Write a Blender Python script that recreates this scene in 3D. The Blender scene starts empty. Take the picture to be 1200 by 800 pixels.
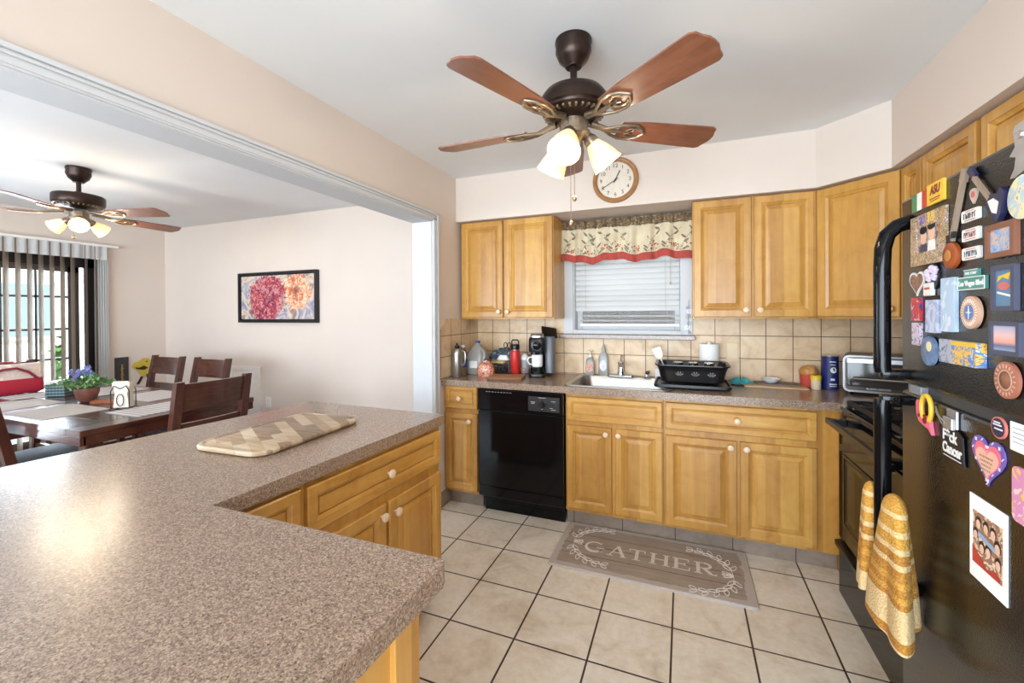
import bpy, bmesh, math, random
from mathutils import Matrix, Vector
random.seed(7)
S = bpy.context.scene
COL = S.collection
PI = math.pi
rad = math.radians

# ------------------------------------------------------------------ camera, sky, lights, exposure
cam = bpy.data.objects.new('camera', bpy.data.cameras.new('camera'))
COL.objects.link(cam)
S.camera = cam
CAM_H = 1.385
_yaw, _pitch, _roll = rad(21.8204), rad(-0.2926), rad(-0.3684)
_f = Vector((-math.sin(_yaw) * math.cos(_pitch), math.cos(_yaw) * math.cos(_pitch), math.sin(_pitch)))
_r = Vector((math.cos(_yaw), math.sin(_yaw), 0))
_u = _r.cross(_f)
_r2 = _r * math.cos(_roll) + _u * math.sin(_roll)
_u2 = -_r * math.sin(_roll) + _u * math.cos(_roll)
_m = Matrix((_r2, _u2, -_f)).transposed().to_4x4()
_m.translation = (0, 0, CAM_H)
cam.matrix_world = _m
cam.data.sensor_fit = 'HORIZONTAL'
cam.data.sensor_width = 36
cam.data.lens = 502.04 / 1200 * 36
cam.data.shift_y = (368.88 - 400) / 1200
cam.data.clip_start = .02
cam.data.clip_end = 200

S.view_settings.view_transform = 'Standard'
S.view_settings.look = 'None'
S.view_settings.gamma = 1
S.view_settings.use_curve_mapping = False
S.view_settings.exposure = 0.19

world = bpy.data.worlds.new('sky')
S.world = world
world.use_nodes = True
_bg = world.node_tree.nodes['Background']
_bg.inputs['Color'].default_value = (.86, .93, 1.0, 1)
_bg.inputs['Strength'].default_value = 2.0


def area(name, loc, direction, sx, sy, power, color=(1, 1, 1), spread=180):
    l = bpy.data.lights.new(name, 'AREA')
    l.shape = 'RECTANGLE'
    l.size, l.size_y = sx, sy
    l.energy = power
    l.color = color
    l.spread = rad(spread)
    o = bpy.data.objects.new(name, l)
    COL.objects.link(o)
    o.location = loc
    o.rotation_euler = Vector(direction).to_track_quat('-Z', 'Y').to_euler()
    return o


def point(name, loc, power, color, radius=.03):
    l = bpy.data.lights.new(name, 'POINT')
    l.energy = power
    l.color = color
    l.shadow_soft_size = radius
    o = bpy.data.objects.new(name, l)
    COL.objects.link(o)
    o.location = loc
    return o


# daylight at the sliding door and sink window; the rear pair is added fill
area('daylight_sliding_door', (-5.92, 1.35, 1.05), (1, 0, .05), 2.3, 1.75, 330, (.76, .90, 1.04))
area('rear_fill', (-.75, -3.10, 1.20), (.10, 1, .42), 3.6, 2.0, 262, (.81, .955, 1.10))  # fill lamp added behind the camera to brighten ceiling, walls and base cabinets
area('rear_dining_fill', (-4.1, -3.10, 1.45), (-.25, 1, .95), 2.2, 1.5, 125, (.79, .955, 1.12))  # second added fill, tilted up to lift the dining ceiling
area('daylight_sink_window', (-.40, 3.70, 1.60), (0, -1, -.1), .9, .7, 2.6, (.88, .95, 1.0))
_sun = bpy.data.lights.new('sun', 'SUN')
_sun.energy = 3.2
_sun.angle = rad(1)
_so = bpy.data.objects.new('sun', _sun)
COL.objects.link(_so)
_so.rotation_euler = Vector((-.62, -.02, -.78)).to_track_quat('-Z', 'Y').to_euler()

# ------------------------------------------------------------------ materials


def c(r, g, b):
    def f(v):
        v /= 255
        return v / 12.92 if v <= .04045 else ((v + .055) / 1.055) ** 2.4
    return (f(r), f(g), f(b), 1)


class N:
    """small node-tree helper"""
    def __init__(s, name):
        s.m = bpy.data.materials.new(name)
        s.m.use_nodes = True
        s.t = s.m.node_tree
        s.b = s.t.nodes['Principled BSDF']

    def n(s, kind, **kw):
        nd = s.t.nodes.new(kind)
        for k, v in kw.items():
            if k.startswith('i_'):
                nd.inputs[k[2:].replace('_', ' ')].default_value = v
            else:
                setattr(nd, k, v)
        return nd

    def l(s, a, b):
        s.t.links.new(a, b)

    def coords(s, scale=(1, 1, 1), rot=(0, 0, 0), loc=(0, 0, 0), kind='Object'):
        tc = s.n('ShaderNodeTexCoord')
        mp = s.n('ShaderNodeMapping')
        mp.inputs['Scale'].default_value = scale
        mp.inputs['Rotation'].default_value = rot
        mp.inputs['Location'].default_value = loc
        s.l(tc.outputs[kind], mp.inputs['Vector'])
        return mp.outputs['Vector']

    def noise(s, vec, scale, detail=4, rough=.55, dist=0):
        nd = s.n('ShaderNodeTexNoise')
        nd.inputs['Scale'].default_value = scale
        nd.inputs['Detail'].default_value = detail
        nd.inputs['Roughness'].default_value = rough
        nd.inputs['Distortion'].default_value = dist
        s.l(vec, nd.inputs['Vector'])
        return nd.outputs['Fac']

    def ramp(s, fac, stops, interp='LINEAR'):
        r = s.n('ShaderNodeValToRGB')
        r.color_ramp.interpolation = interp
        el = r.color_ramp.elements
        while len(el) < len(stops):
            el.new(.5)
        for e, (p, col) in zip(el, stops):
            e.position = p
            e.color = col
        s.l(fac, r.inputs['Fac'])
        return r.outputs['Color']

    def mix(s, fac, a, b, mode='MIX'):
        m = s.n('ShaderNodeMix', data_type='RGBA', blend_type=mode)
        for inp, v in ((m.inputs[0], fac), (m.inputs[6], a), (m.inputs[7], b)):
            if hasattr(v, 'is_output'):
                s.l(v, inp)
            else:
                inp.default_value = v
        return m.outputs[2]

    def bump(s, h, strength=.2, dist=.01):
        b = s.n('ShaderNodeBump')
        b.inputs['Strength'].default_value = strength
        b.inputs['Distance'].default_value = dist
        s.l(h, b.inputs['Height'])
        s.l(b.outputs['Normal'], s.b.inputs['Normal'])

    def col(s, v):
        if hasattr(v, 'is_output'):
            s.l(v, s.b.inputs['Base Color'])
        else:
            s.b.inputs['Base Color'].default_value = v

    def set(s, **kw):
        for k, v in kw.items():
            s.b.inputs[k.replace('_', ' ')].default_value = v
        return s


def plain(name, col, rough=.5, metal=0, var=.06, vscale=30, bump=0, coat=0, emit=0, spec=.5):
    n = N(name)
    n.set(Roughness=rough, Metallic=metal)
    n.b.inputs['Specular IOR Level'].default_value = spec
    n.b.inputs['Coat Weight'].default_value = coat
    v = n.coords()
    f = n.noise(v, vscale, 3)
    lo = tuple(x * (1 - var) for x in col[:3]) + (1,)
    hi = tuple(min(1, x * (1 + var)) for x in col[:3]) + (1,)
    k = n.ramp(f, [(.3, lo), (.7, hi)])
    n.col(k)
    if bump:
        n.bump(f, bump, .004)
    if emit:
        n.b.inputs['Emission Color'].default_value = col
        n.b.inputs['Emission Strength'].default_value = emit
    return n.m


def wood(name, dark, mid, light, scale, rough=.36, coat=.10, stave=None):
    n = N(name)
    n.set(Roughness=rough)
    n.b.inputs['Coat Weight'].default_value = coat
    n.b.inputs['Coat Roughness'].default_value = .15
    v = n.coords(scale=scale)
    oi = n.n('ShaderNodeObjectInfo')
    add = n.n('ShaderNodeVectorMath', operation='ADD')
    mul = n.n('ShaderNodeVectorMath', operation='SCALE')
    comb = n.n('ShaderNodeCombineXYZ')
    for i in range(3):
        n.l(oi.outputs['Random'], comb.inputs[i])
    n.l(comb.outputs[0], mul.inputs[0])
    mul.inputs['Scale'].default_value = 37
    n.l(v, add.inputs[0])
    n.l(mul.outputs[0], add.inputs[1])
    vv = add.outputs[0]
    f = n.noise(vv, 1.0, 5, .6, .6)
    ad2 = n.n('ShaderNodeVectorMath', operation='ADD')
    n.l(n.coords(), ad2.inputs[0])
    n.l(mul.outputs[0], ad2.inputs[1])
    vv2 = ad2.outputs[0]
    k = n.ramp(f, [(.25, dark), (.5, mid), (.75, light)])
    f2 = n.noise(vv2, 7, 5, .6, 1.2)
    k2 = n.mix(.42, k, n.ramp(f2, [(.28, dark), (.45, mid), (.72, light)]))
    if stave:
        br = n.n('ShaderNodeTexWhiteNoise', noise_dimensions='1D')
        sp = n.n('ShaderNodeSeparateXYZ')
        n.l(n.coords(scale=(1 / stave,) * 3), sp.inputs[0])
        s2 = n.n('ShaderNodeMath', operation='ADD')
        n.l(sp.outputs[0], s2.inputs[0])
        n.l(sp.outputs[1], s2.inputs[1])
        fl = n.n('ShaderNodeMath', operation='FLOOR')
        n.l(s2.outputs[0], fl.inputs[0])
        n.l(fl.outputs[0], br.inputs['W'])
        k2 = n.mix(.40, k2, n.ramp(br.outputs['Value'], [(0, dark), (.5, mid), (1, light)]))
    n.col(k2)
    n.bump(f, .06, .002)
    return n.m


MAT = {}
_d, _mm, _l = c(150, 98, 40), c(195, 142, 65), c(217, 170, 91)
MAT['maple_v'] = wood('maple_vertical_grain', _d, _mm, _l, (28, 28, 2.2), stave=.072)
MAT['maple_h'] = wood('maple_horizontal_grain', _d, _mm, _l, (2.2, 2.2, 28))
MAT['knob'] = plain('pale_wood_knob', c(232, 204, 174), .4, var=.08)
_dw = (c(40, 19, 14), c(70, 36, 27), c(98, 54, 40))
MAT['darkwood_v'] = wood('mahogany_vertical', *_dw, (30, 30, 3), .28, .4)
MAT['darkwood_x'] = wood('mahogany_along', *_dw, (3, 26, 26), .24, .4)
MAT['darkwood_y'] = wood('mahogany_across', *_dw, (26, 3, 26), .28, .4)
MAT['cherry'] = wood('cherry_blade', c(88, 50, 36), c(122, 74, 54), c(148, 96, 72), (3, 26, 26), .35, .2)
MAT['wall'] = plain('peach_wall_paint', c(222, 207, 195), .8, var=.015, vscale=2.5, bump=.02)
MAT['ceiling'] = plain('white_ceiling_paint', c(232, 233, 234), .9, var=.02, vscale=2)
MAT['white'] = plain('white_gloss_trim', c(208, 209, 211), .6, var=.01, spec=.3)
MAT['whiteplastic'] = plain('white_plastic', c(236, 234, 230), .35, var=.02)
MAT['paper'] = plain('white_paper', c(244, 243, 240), .9, var=.02)
MAT['black'] = plain('black_gloss_appliance', c(12, 12, 14), .08, var=.1, coat=0, spec=.25)
MAT['blackplastic'] = plain('black_plastic', c(22, 22, 24), .3, var=.15)
MAT['blackmatte'] = plain('black_cast_iron', c(20, 19, 19), .55, var=.2, bump=.2, vscale=200)
MAT['bronze'] = plain('oil_rubbed_bronze', c(58, 44, 38), .32, .75, var=.2)
MAT['pewter'] = plain('antique_pewter', c(150, 132, 112), .33, .8, var=.2, vscale=60)
MAT['steel'] = plain('brushed_steel', c(170, 167, 162), .30, .95, var=.06, vscale=80)
MAT['chrome'] = plain('chrome', c(215, 215, 218), .1, 1, var=.02)
MAT['silver'] = plain('silver_metal', c(190, 190, 192), .3, .8, var=.1)
MAT['cream'] = plain('cream_plastic', c(222, 198, 160), .4, var=.02)


def m_floor():
    n = N('floor_stone_tile')
    s, x0, y0 = .3112, -.9854, 1.9940
    br = n.n('ShaderNodeTexBrick', offset=0.0, squash=1.0)
    n.l(n.coords(loc=(-x0 + s * 40, -y0 + s * 40, 0)), br.inputs['Vector'])
    br.inputs['Scale'].default_value = 1
    br.inputs['Mortar Size'].default_value = .0044
    br.inputs['Mortar Smooth'].default_value = .2
    br.inputs['Brick Width'].default_value = s
    br.inputs['Row Height'].default_value = s
    br.inputs['Color1'].default_value = (0, 0, 0, 1)
    br.inputs['Color2'].default_value = (1, 1, 1, 1)
    v = n.coords()
    f = n.noise(v, 5, 8, .62, .8)
    f3 = n.noise(v, 34, 4, .6)
    stone = n.ramp(f, [(.3, c(202, 184, 160)), (.48, c(228, 217, 200)), (.68, c(238, 230, 218))])
    stone = n.mix(.3, stone, n.ramp(f3, [(.35, c(208, 194, 174)), (.65, c(240, 232, 220))]))
    stone = n.mix(.10, stone, br.outputs['Color'], 'SOFT_LIGHT')
    n.col(n.mix(br.outputs['Fac'], stone, c(54, 42, 36)))
    n.set(Roughness=.33)
    n.bump(br.outputs['Fac'], .25, -.004)
    return n.m


def m_walltile(name, ox, oz, s, axis, stone_c, grout):
    n = N(name)
    tc = n.n('ShaderNodeTexCoord')
    sp = n.n('ShaderNodeSeparateXYZ')
    n.l(tc.outputs['Object'], sp.inputs[0])
    cb = n.n('ShaderNodeCombineXYZ')
    ax = n.n('ShaderNodeMath', operation='ADD')
    ax.inputs[1].default_value = -ox + s * 30
    n.l(sp.outputs[axis], ax.inputs[0])
    az = n.n('ShaderNodeMath', operation='ADD')
    az.inputs[1].default_value = -oz + s * 30
    n.l(sp.outputs[2], az.inputs[0])
    n.l(ax.outputs[0], cb.inputs[0])
    n.l(az.outputs[0], cb.inputs[1])
    br = n.n('ShaderNodeTexBrick', offset=0.0, squash=1.0)
    n.l(cb.outputs[0], br.inputs['Vector'])
    br.inputs['Scale'].default_value = 1
    br.inputs['Mortar Size'].default_value = .0025
    br.inputs['Brick Width'].default_value = s
    br.inputs['Row Height'].default_value = s
    br.inputs['Color1'].default_value = (.25, .25, .25, 1)
    br.inputs['Color2'].default_value = (.8, .8, .8, 1)
    v = n.coords()
    f = n.noise(v, 9, 6, .6, .6)
    a, b, d = stone_c
    st = n.ramp(f, [(.3, a), (.5, b), (.72, d)])
    st = n.mix(.16, st, br.outputs['Color'], 'SOFT_LIGHT')
    n.col(n.mix(br.outputs['Fac'], st, grout))
    n.set(Roughness=.4)
    n.bump(br.outputs['Fac'], .3, -.003)
    return n.m


def m_counter():
    n = N('speckled_laminate')
    v = n.coords()
    vo = n.n('ShaderNodeTexVoronoi')
    vo.inputs['Scale'].default_value = 300
    n.l(v, vo.inputs['Vector'])
    sp = n.n('ShaderNodeSeparateColor')
    n.l(vo.outputs['Color'], sp.inputs[0])
    k = n.ramp(sp.outputs[0], [(.05, c(80, 60, 48)), (.22, c(122, 98, 82)), (.5, c(146, 122, 104)), (.78, c(162, 138, 120)), (.93, c(194, 170, 146))])
    f = n.noise(v, 420, 2)
    k = n.mix(.45, k, n.ramp(f, [(.36, c(78, 58, 46)), (.5, c(142, 118, 100)), (.64, c(186, 162, 138))]))
    n.col(k)
    n.set(Roughness=.24)
    n.b.inputs['Specular IOR Level'].default_value = .65
    n.bump(f, .02, .001)
    return n.m


MAT['floor'] = m_floor()
MAT['counter'] = m_counter()
_st = (c(198, 164, 124), c(220, 190, 152), c(232, 206, 172))
MAT['splash_x'] = m_walltile('backsplash_tile_back', .048, .915, .1524, 0, _st, c(96, 66, 52))
MAT['splash_y'] = m_walltile('backsplash_tile_side', 3.26, .915, .1524, 1, _st, c(96, 66, 52))
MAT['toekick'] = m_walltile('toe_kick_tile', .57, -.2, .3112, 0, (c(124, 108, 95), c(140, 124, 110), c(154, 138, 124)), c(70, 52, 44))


def m_glass(name, tint=(1, 1, 1, 1), rough=0.0):
    n = N(name)
    n.set(Roughness=rough, IOR=1.45)
    n.b.inputs['Transmission Weight'].default_value = 1
    n.col(tint)
    return n.m


def m_pane(name):
    """thin window pane: mostly clear with a weak mirror"""
    m = bpy.data.materials.new(name)
    m.use_nodes = True
    t = m.node_tree
    t.nodes.clear()
    out = t.nodes.new('ShaderNodeOutputMaterial')
    mx = t.nodes.new('ShaderNodeMixShader')
    tr = t.nodes.new('ShaderNodeBsdfTransparent')
    gl = t.nodes.new('ShaderNodeBsdfGlossy')
    gl.inputs['Roughness'].default_value = .02
    fr = t.nodes.new('ShaderNodeFresnel')
    fr.inputs['IOR'].default_value = 1.25
    t.links.new(fr.outputs[0], mx.inputs[0])
    t.links.new(tr.outputs[0], mx.inputs[1])
    t.links.new(gl.outputs[0], mx.inputs[2])
    t.links.new(mx.outputs[0], out.inputs['Surface'])
    return m


MAT['pane'] = m_pane('window_pane')
MAT['clearplastic'] = m_glass('clear_plastic', (.93, .95, .96, 1), .08)
MAT['milkyplastic'] = plain('milky_plastic', c(214, 214, 208), .3, var=.02)
MAT['milkyplastic'].node_tree.nodes['Principled BSDF'].inputs['Transmission Weight'].default_value = .55


def m_translucent(name, col, amount=.5):
    m = bpy.data.materials.new(name)
    m.use_nodes = True
    t = m.node_tree
    b = t.nodes['Principled BSDF']
    b.inputs['Base Color'].default_value = col
    b.inputs['Roughness'].default_value = .6
    tl = t.nodes.new('ShaderNodeBsdfTranslucent')
    tl.inputs['Color'].default_value = col
    mx = t.nodes.new('ShaderNodeMixShader')
    mx.inputs[0].default_value = amount
    t.links.new(b.outputs[0], mx.inputs[1])
    t.links.new(tl.outputs[0], mx.inputs[2])
    t.links.new(mx.outputs[0], t.nodes['Material Output'].inputs['Surface'])
    return m


MAT['slat'] = m_translucent('blind_slat_white', c(216, 216, 214), .15)
MAT['vane'] = m_translucent('blind_vane_fabric', c(132, 120, 106), .03)
MAT['sheer'] = m_translucent('sheer_white_valance', c(232, 230, 228), .4)


def m_shade():
    n = N('frosted_lamp_glass')
    tc = n.n('ShaderNodeTexCoord')
    sp = n.n('ShaderNodeSeparateXYZ')
    n.l(tc.outputs['Object'], sp.inputs[0])
    n.col(c(255, 236, 190))
    n.set(Roughness=.4)
    n.b.inputs['Emission Color'].default_value = c(255, 214, 136)
    n.b.inputs['Emission Strength'].default_value = .62
    return n.m


MAT['shade'] = m_shade()
MAT['bulb'] = plain('lit_bulb', c(255, 244, 214), .4, emit=4)


def palette(name, cols, scale=60, rough=.4, dist=1.5, detail=3):
    n = N(name)
    f = n.noise(n.coords(), scale, detail, .6, dist)
    k = len(cols)
    n.col(n.ramp(f, [(.26 + .48 * i / max(1, k - 1), q) for i, q in enumerate(cols)], 'CONSTANT'))
    n.set(Roughness=rough)
    return n.m


def flat(key, r, g, b, rough=.5, **kw):
    if key not in MAT:
        MAT[key] = plain(key, c(r, g, b), rough, var=kw.pop('var', .05), **kw)
    return MAT[key]


# ------------------------------------------------------------------ mesh helpers
def TM(loc=(0, 0, 0), rz=0, rx=0, ry=0):
    return Matrix.Translation(loc) @ Matrix.Rotation(rz, 4, 'Z') @ Matrix.Rotation(ry, 4, 'Y') @ Matrix.Rotation(rx, 4, 'X')


def frame(o, x, y, z):
    m = Matrix((Vector(x), Vector(y), Vector(z))).transposed().to_4x4()
    m.translation = o
    return m


INV = {}


class MB:
    def __init__(s, m=None):
        s.bm = bmesh.new()
        s.m = m or Matrix()

    def _x(s, verts, m):
        M4 = s.m @ m if m is not None else s.m
        for v in verts:
            v.co = M4 @ v.co

    def box(s, x0, x1, y0, y1, z0, z1, bev=0, m=None, seg=2):
        r = bmesh.ops.create_cube(s.bm, size=1)
        vs = r['verts']
        for v in vs:
            v.co = Vector(((v.co.x + .5) * (x1 - x0) + x0, (v.co.y + .5) * (y1 - y0) + y0, (v.co.z + .5) * (z1 - z0) + z0))
        if bev:
            es = list({e for v in vs for e in v.link_edges})
            rr = bmesh.ops.bevel(s.bm, geom=es, offset=bev, segments=seg, profile=.5, affect='EDGES')
            vs = list({v for f in rr['faces'] for v in f.verts} | {v for v in vs if v.is_valid})
        s._x(vs, m)
        return s

    def loft(s, loops, cap0=True, cap1=True, closed=True, m=None):
        vl = [[s.bm.verts.new(Vector(p)) for p in lp] for lp in loops]
        n = len(vl[0])
        for a, b in zip(vl, vl[1:]):
            for i in range(n if closed else n - 1):
                j = (i + 1) % n
                try:
                    s.bm.faces.new((a[i], a[j], b[j], b[i]))
                except ValueError:
                    pass
        if cap0:
            s.bm.faces.new(list(reversed(vl[0])))
        if cap1:
            s.bm.faces.new(vl[-1])
        s._x([v for q in vl for v in q], m)
        return s

    def lathe(s, prof, seg=24, m=None, cap0=True, cap1=True, a0=0, a1=2 * PI):
        full = abs(a1 - a0 - 2 * PI) < 1e-6
        k = seg if full else seg + 1
        loops = [[(r * math.cos(a0 + (a1 - a0) * i / seg), r * math.sin(a0 + (a1 - a0) * i / seg), z) for i in range(k)] for r, z in prof]
        return s.loft(loops, cap0 and prof[0][0] > 1e-5, cap1 and prof[-1][0] > 1e-5, full, m)

    def cyl(s, r, z0, z1, seg=20, m=None, bev=0):
        if bev:
            return s.lathe([(r - bev, z0), (r, z0 + bev), (r, z1 - bev), (r - bev, z1)], seg, m)
        return s.lathe([(r, z0), (r, z1)], seg, m)

    def sphere(s, r, loc=(0, 0, 0), sc=(1, 1, 1), seg=16, m=None):
        rr = bmesh.ops.create_uvsphere(s.bm, u_segments=seg, v_segments=max(6, seg // 2), radius=r)
        for v in rr['verts']:
            v.co = Vector((v.co.x * sc[0] + loc[0], v.co.y * sc[1] + loc[1], v.co.z * sc[2] + loc[2]))
        s._x(rr['verts'], m)
        return s

    def tube(s, pts, r, seg=8, closed=False, m=None, caps=True):
        P = [Vector(p) for p in pts]
        n = len(P)
        rs = r if isinstance(r, (list, tuple)) else [r] * n
        loops = []
        prev = None
        for i in range(n):
            if closed:
                t = P[(i + 1) % n] - P[i - 1]
            else:
                t = P[min(i + 1, n - 1)] - P[max(i - 1, 0)]
            t.normalize()
            if prev is None:
                a = Vector((0, 0, 1)) if abs(t.z) < .9 else Vector((1, 0, 0))
                u = t.cross(a).normalized()
            else:
                u = (prev - t * prev.dot(t)).normalized()
            prev = u
            w = t.cross(u)
            loops.append([P[i] + (u * math.cos(2 * PI * k / seg) + w * math.sin(2 * PI * k / seg)) * rs[i] for k in range(seg)])
        if closed:
            loops.append(loops[0])
            return s.loft(loops, False, False, True, m)
        return s.loft(loops, caps, caps, True, m)

    def bar(s, p, q, wx, wy, m=None, up=(0, 0, 1)):
        """rectangular bar from p to q"""
        p, q = Vector(p), Vector(q)
        t = (q - p).normalized()
        a = Vector(up)
        if abs(t.dot(a)) > .95:
            a = Vector((0, 1, 0))
        u = t.cross(a).normalized()
        w = u.cross(t).normalized()
        lp = lambda o: [o + u * x * wx / 2 + w * y * wy / 2 for x, y in ((-1, -1), (1, -1), (1, 1), (-1, 1))]
        return s.loft([lp(p), lp(q)], m=m)

    def prism(s, poly, z0, z1, m=None, holes=()):
        bm2 = bmesh.new()
        edges = []
        for lp in [poly] + list(holes):
            vs = [bm2.verts.new((x, y, z0)) for x, y in lp]
            edges += [bm2.edges.new((vs[i], vs[(i + 1) % len(vs)])) for i in range(len(vs))]
        if holes:
            bmesh.ops.triangle_fill(bm2, use_beauty=True, use_dissolve=False, edges=edges)
        else:
            bm2.faces.new(list(bm2.verts))
        fs = list(bm2.faces)
        r = bmesh.ops.extrude_face_region(bm2, geom=fs)
        for v in [g for g in r['geom'] if isinstance(g, bmesh.types.BMVert)]:
            v.co.z = z1
        bmesh.ops.recalc_face_normals(bm2, faces=list(bm2.faces))
        s.add(bm2, m)
        return s

    def add(s, bm2, m=None):
        mp = {v: s.bm.verts.new(v.co) for v in bm2.verts}
        for f in bm2.faces:
            try:
                s.bm.faces.new([mp[v] for v in f.verts])
            except ValueError:
                pass
        vs = list(mp.values())
        bm2.free()
        s._x(vs, m)

    def text(s, body, size, m=None, extrude=.0006, width=None, shear=0, bold=0):
        cu = bpy.data.curves.new('lettering', 'FONT')
        cu.body = body
        cu.size = size
        cu.align_x, cu.align_y = 'CENTER', 'CENTER'
        cu.extrude = extrude
        cu.resolution_u = 3
        cu.shear = shear
        cu.offset = bold
        ob = bpy.data.objects.new('lettering', cu)
        me = bpy.data.meshes.new_from_object(ob)
        bpy.data.objects.remove(ob)
        bpy.data.curves.remove(cu)
        bm2 = bmesh.new()
        bm2.from_mesh(me)
        bpy.data.meshes.remove(me)
        if width:
            xs = [v.co.x for v in bm2.verts]
            k = width / (max(xs) - min(xs))
            for v in bm2.verts:
                v.co.x *= k
        s.add(bm2, m)
        return s

    def grid(s, fn, nu, nv, m=None):
        vs = [[s.bm.verts.new(Vector(fn(i / nu, j / nv))) for j in range(nv + 1)] for i in range(nu + 1)]
        for i in range(nu):
            for j in range(nv):
                s.bm.faces.new((vs[i][j], vs[i + 1][j], vs[i + 1][j + 1], vs[i][j + 1]))
        s._x([v for q in vs for v in q], m)
        return s

    def build(s, name, mat, parent=None, smooth=False, world=False, origin=None, fix=True, kind=None, label=None):
        if fix:
            bmesh.ops.recalc_face_normals(s.bm, faces=list(s.bm.faces))
        me = bpy.data.meshes.new(name)
        if parent is not None and world:
            inv = INV[parent.name]
            for v in s.bm.verts:
                v.co = inv @ v.co
        if parent is None and origin is not None:
            o3 = Vector(origin)
            for v in s.bm.verts:
                v.co -= o3
        s.bm.to_mesh(me)
        s.bm.free()
        mats = mat if isinstance(mat, (list, tuple)) else [mat]
        for q in mats:
            me.materials.append(MAT[q] if isinstance(q, str) else q)
        if smooth:
            for p in me.polygons:
                p.use_smooth = True
            me.set_sharp_from_angle(angle=rad(40))
        o = bpy.data.objects.new(name, me)
        COL.objects.link(o)
        if parent is not None:
            o.parent = parent
            INV[o.name] = INV[parent.name]
        elif origin is not None:
            o.location = origin
        if kind:
            o['kind'] = kind
        if label:
            o['label'] = label
        return o


def tag(o, label, cat, group=None):
    o['label'] = label
    o['category'] = cat
    if group:
        o['group'] = group
    return o


def thing(name, label, cat, loc=(0, 0, 0), rz=0, group=None, mat=None):
    o = bpy.data.objects.new(name, None)
    o.empty_display_size = .05
    COL.objects.link(o)
    m4 = mat if mat is not None else TM(loc, rz)
    o.location = m4.to_translation()
    o.rotation_euler = m4.to_euler()
    INV[o.name] = m4.inverted()
    return tag(o, label, cat, group)


def dup(root, loc, rz, label, group=None):
    r = root.copy()
    COL.objects.link(r)
    r.location = loc
    r.rotation_euler = (0, 0, rz)
    r['label'] = label
    if group:
        r['group'] = group
    for ch in list(root.children):
        k = ch.copy()
        COL.objects.link(k)
        k.parent = r
        for g in ch.children:
            d = g.copy()
            COL.objects.link(d)
            d.parent = k
    return r


def rrect(w, h, r, n=5, z=0, cx=0, cy=0):
    pts = []
    for qx, qy, a in ((1, 1, 0), (-1, 1, 90), (-1, -1, 180), (1, -1, 270)):
        for i in range(n + 1):
            t = rad(a + 90 * i / n)
            pts.append((cx + qx * (w / 2 - r) + r * math.cos(t), cy + qy * (h / 2 - r) + r * math.sin(t), z))
    return pts


def struct(o):
    o['kind'] = 'structure'
    return o


def ellipse(rx, ry, n=24, cx=0, cy=0):
    return [(cx + rx * math.cos(2 * PI * i / n), cy + ry * math.sin(2 * PI * i / n)) for i in range(n)]


def heart(w, h, n=32):
    pts = []
    for i in range(n):
        t = 2 * PI * i / n
        x = 16 * math.sin(t) ** 3
        y = 13 * math.cos(t) - 5 * math.cos(2 * t) - 2 * math.cos(3 * t) - math.cos(4 * t)
        pts.append((-x / 32 * w, (y + 2.5) / 29 * h))
    return pts
# ================================================================== THE SETTING
YW, XL, XR, ZC, XD, YB = 3.26, -1.620, 1.33, 2.415, -5.83, -3.2


def slab(name, mat, boxes, bev=0):
    mb = MB()
    for b in boxes:
        mb.box(*b, bev=bev)
    return struct(mb.build(name, mat))


slab('floor', 'floor', [(-1.69, XR + .1, YB - .1, YW + .1, -.1, 0)])
MAT['woodfloor'] = wood('dining_wood_floor', c(70, 44, 30), c(98, 64, 44), c(120, 82, 56), (3, 22, 22), .3, .3)
slab('floor_dining', 'woodfloor', [(XD - .1, -1.69, YB - .1, YW + .1, -.1, 0)])
slab('ceiling', 'ceiling', [(XD - .1, XR + .1, YB - .1, YW + .1, ZC, ZC + .1)])
WX0, WX1, WZ0, WZ1 = -.795, -.010, 1.232, 1.80
slab('wall_front', 'wall', [(XD - .1, WX0, YW, YW + .14, 0, ZC), (WX1, XR + .1, YW, YW + .14, 0, ZC),
                            (WX0, WX1, YW, YW + .14, 0, WZ0), (WX0, WX1, YW, YW + .14, WZ1, ZC)])
slab('wall_right', 'wall', [(XR, XR + .1, YB, YW, 0, ZC)])
DY0, DY1, DZ = .10, 2.585, 2.03
slab('wall_left', 'wall', [(XD - .1, XD, YB, DY0, 0, ZC), (XD - .1, XD, DY1, YW, 0, ZC), (XD - .1, XD, DY0, DY1, DZ, ZC)])
slab('wall_back', 'wall', [(XD - .1, -5.3, YB - .1, YB, 0, ZC), (-2.9, -2.6, YB - .1, YB, 0, ZC), (1.1, XR + .1, YB - .1, YB, 0, ZC),
                           (-5.3, -2.9, YB - .1, YB, 0, .7), (-5.3, -2.9, YB - .1, YB, 2.2, ZC),
                           (-2.6, 1.1, YB - .1, YB, 0, .12), (-2.6, 1.1, YB - .1, YB, 2.25, ZC)])
# partition between kitchen and dining room: beam over the wide opening and the short stub beside the counter
slab('wall_partition', 'wall', [(-1.755, XL, YB, 2.56, 2.03, ZC), (-1.755, XL, 2.56, YW, 0, ZC)])
# soffit over the upper cabinets
mb = MB()
mb.prism([(XL, 2.90), (.700, 2.90), (.950, 2.645), (.950, YB), (XR, YB), (XR, YW), (XL, YW)], 2.083, ZC)
struct(mb.build('wall_soffit', 'wall'))

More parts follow.
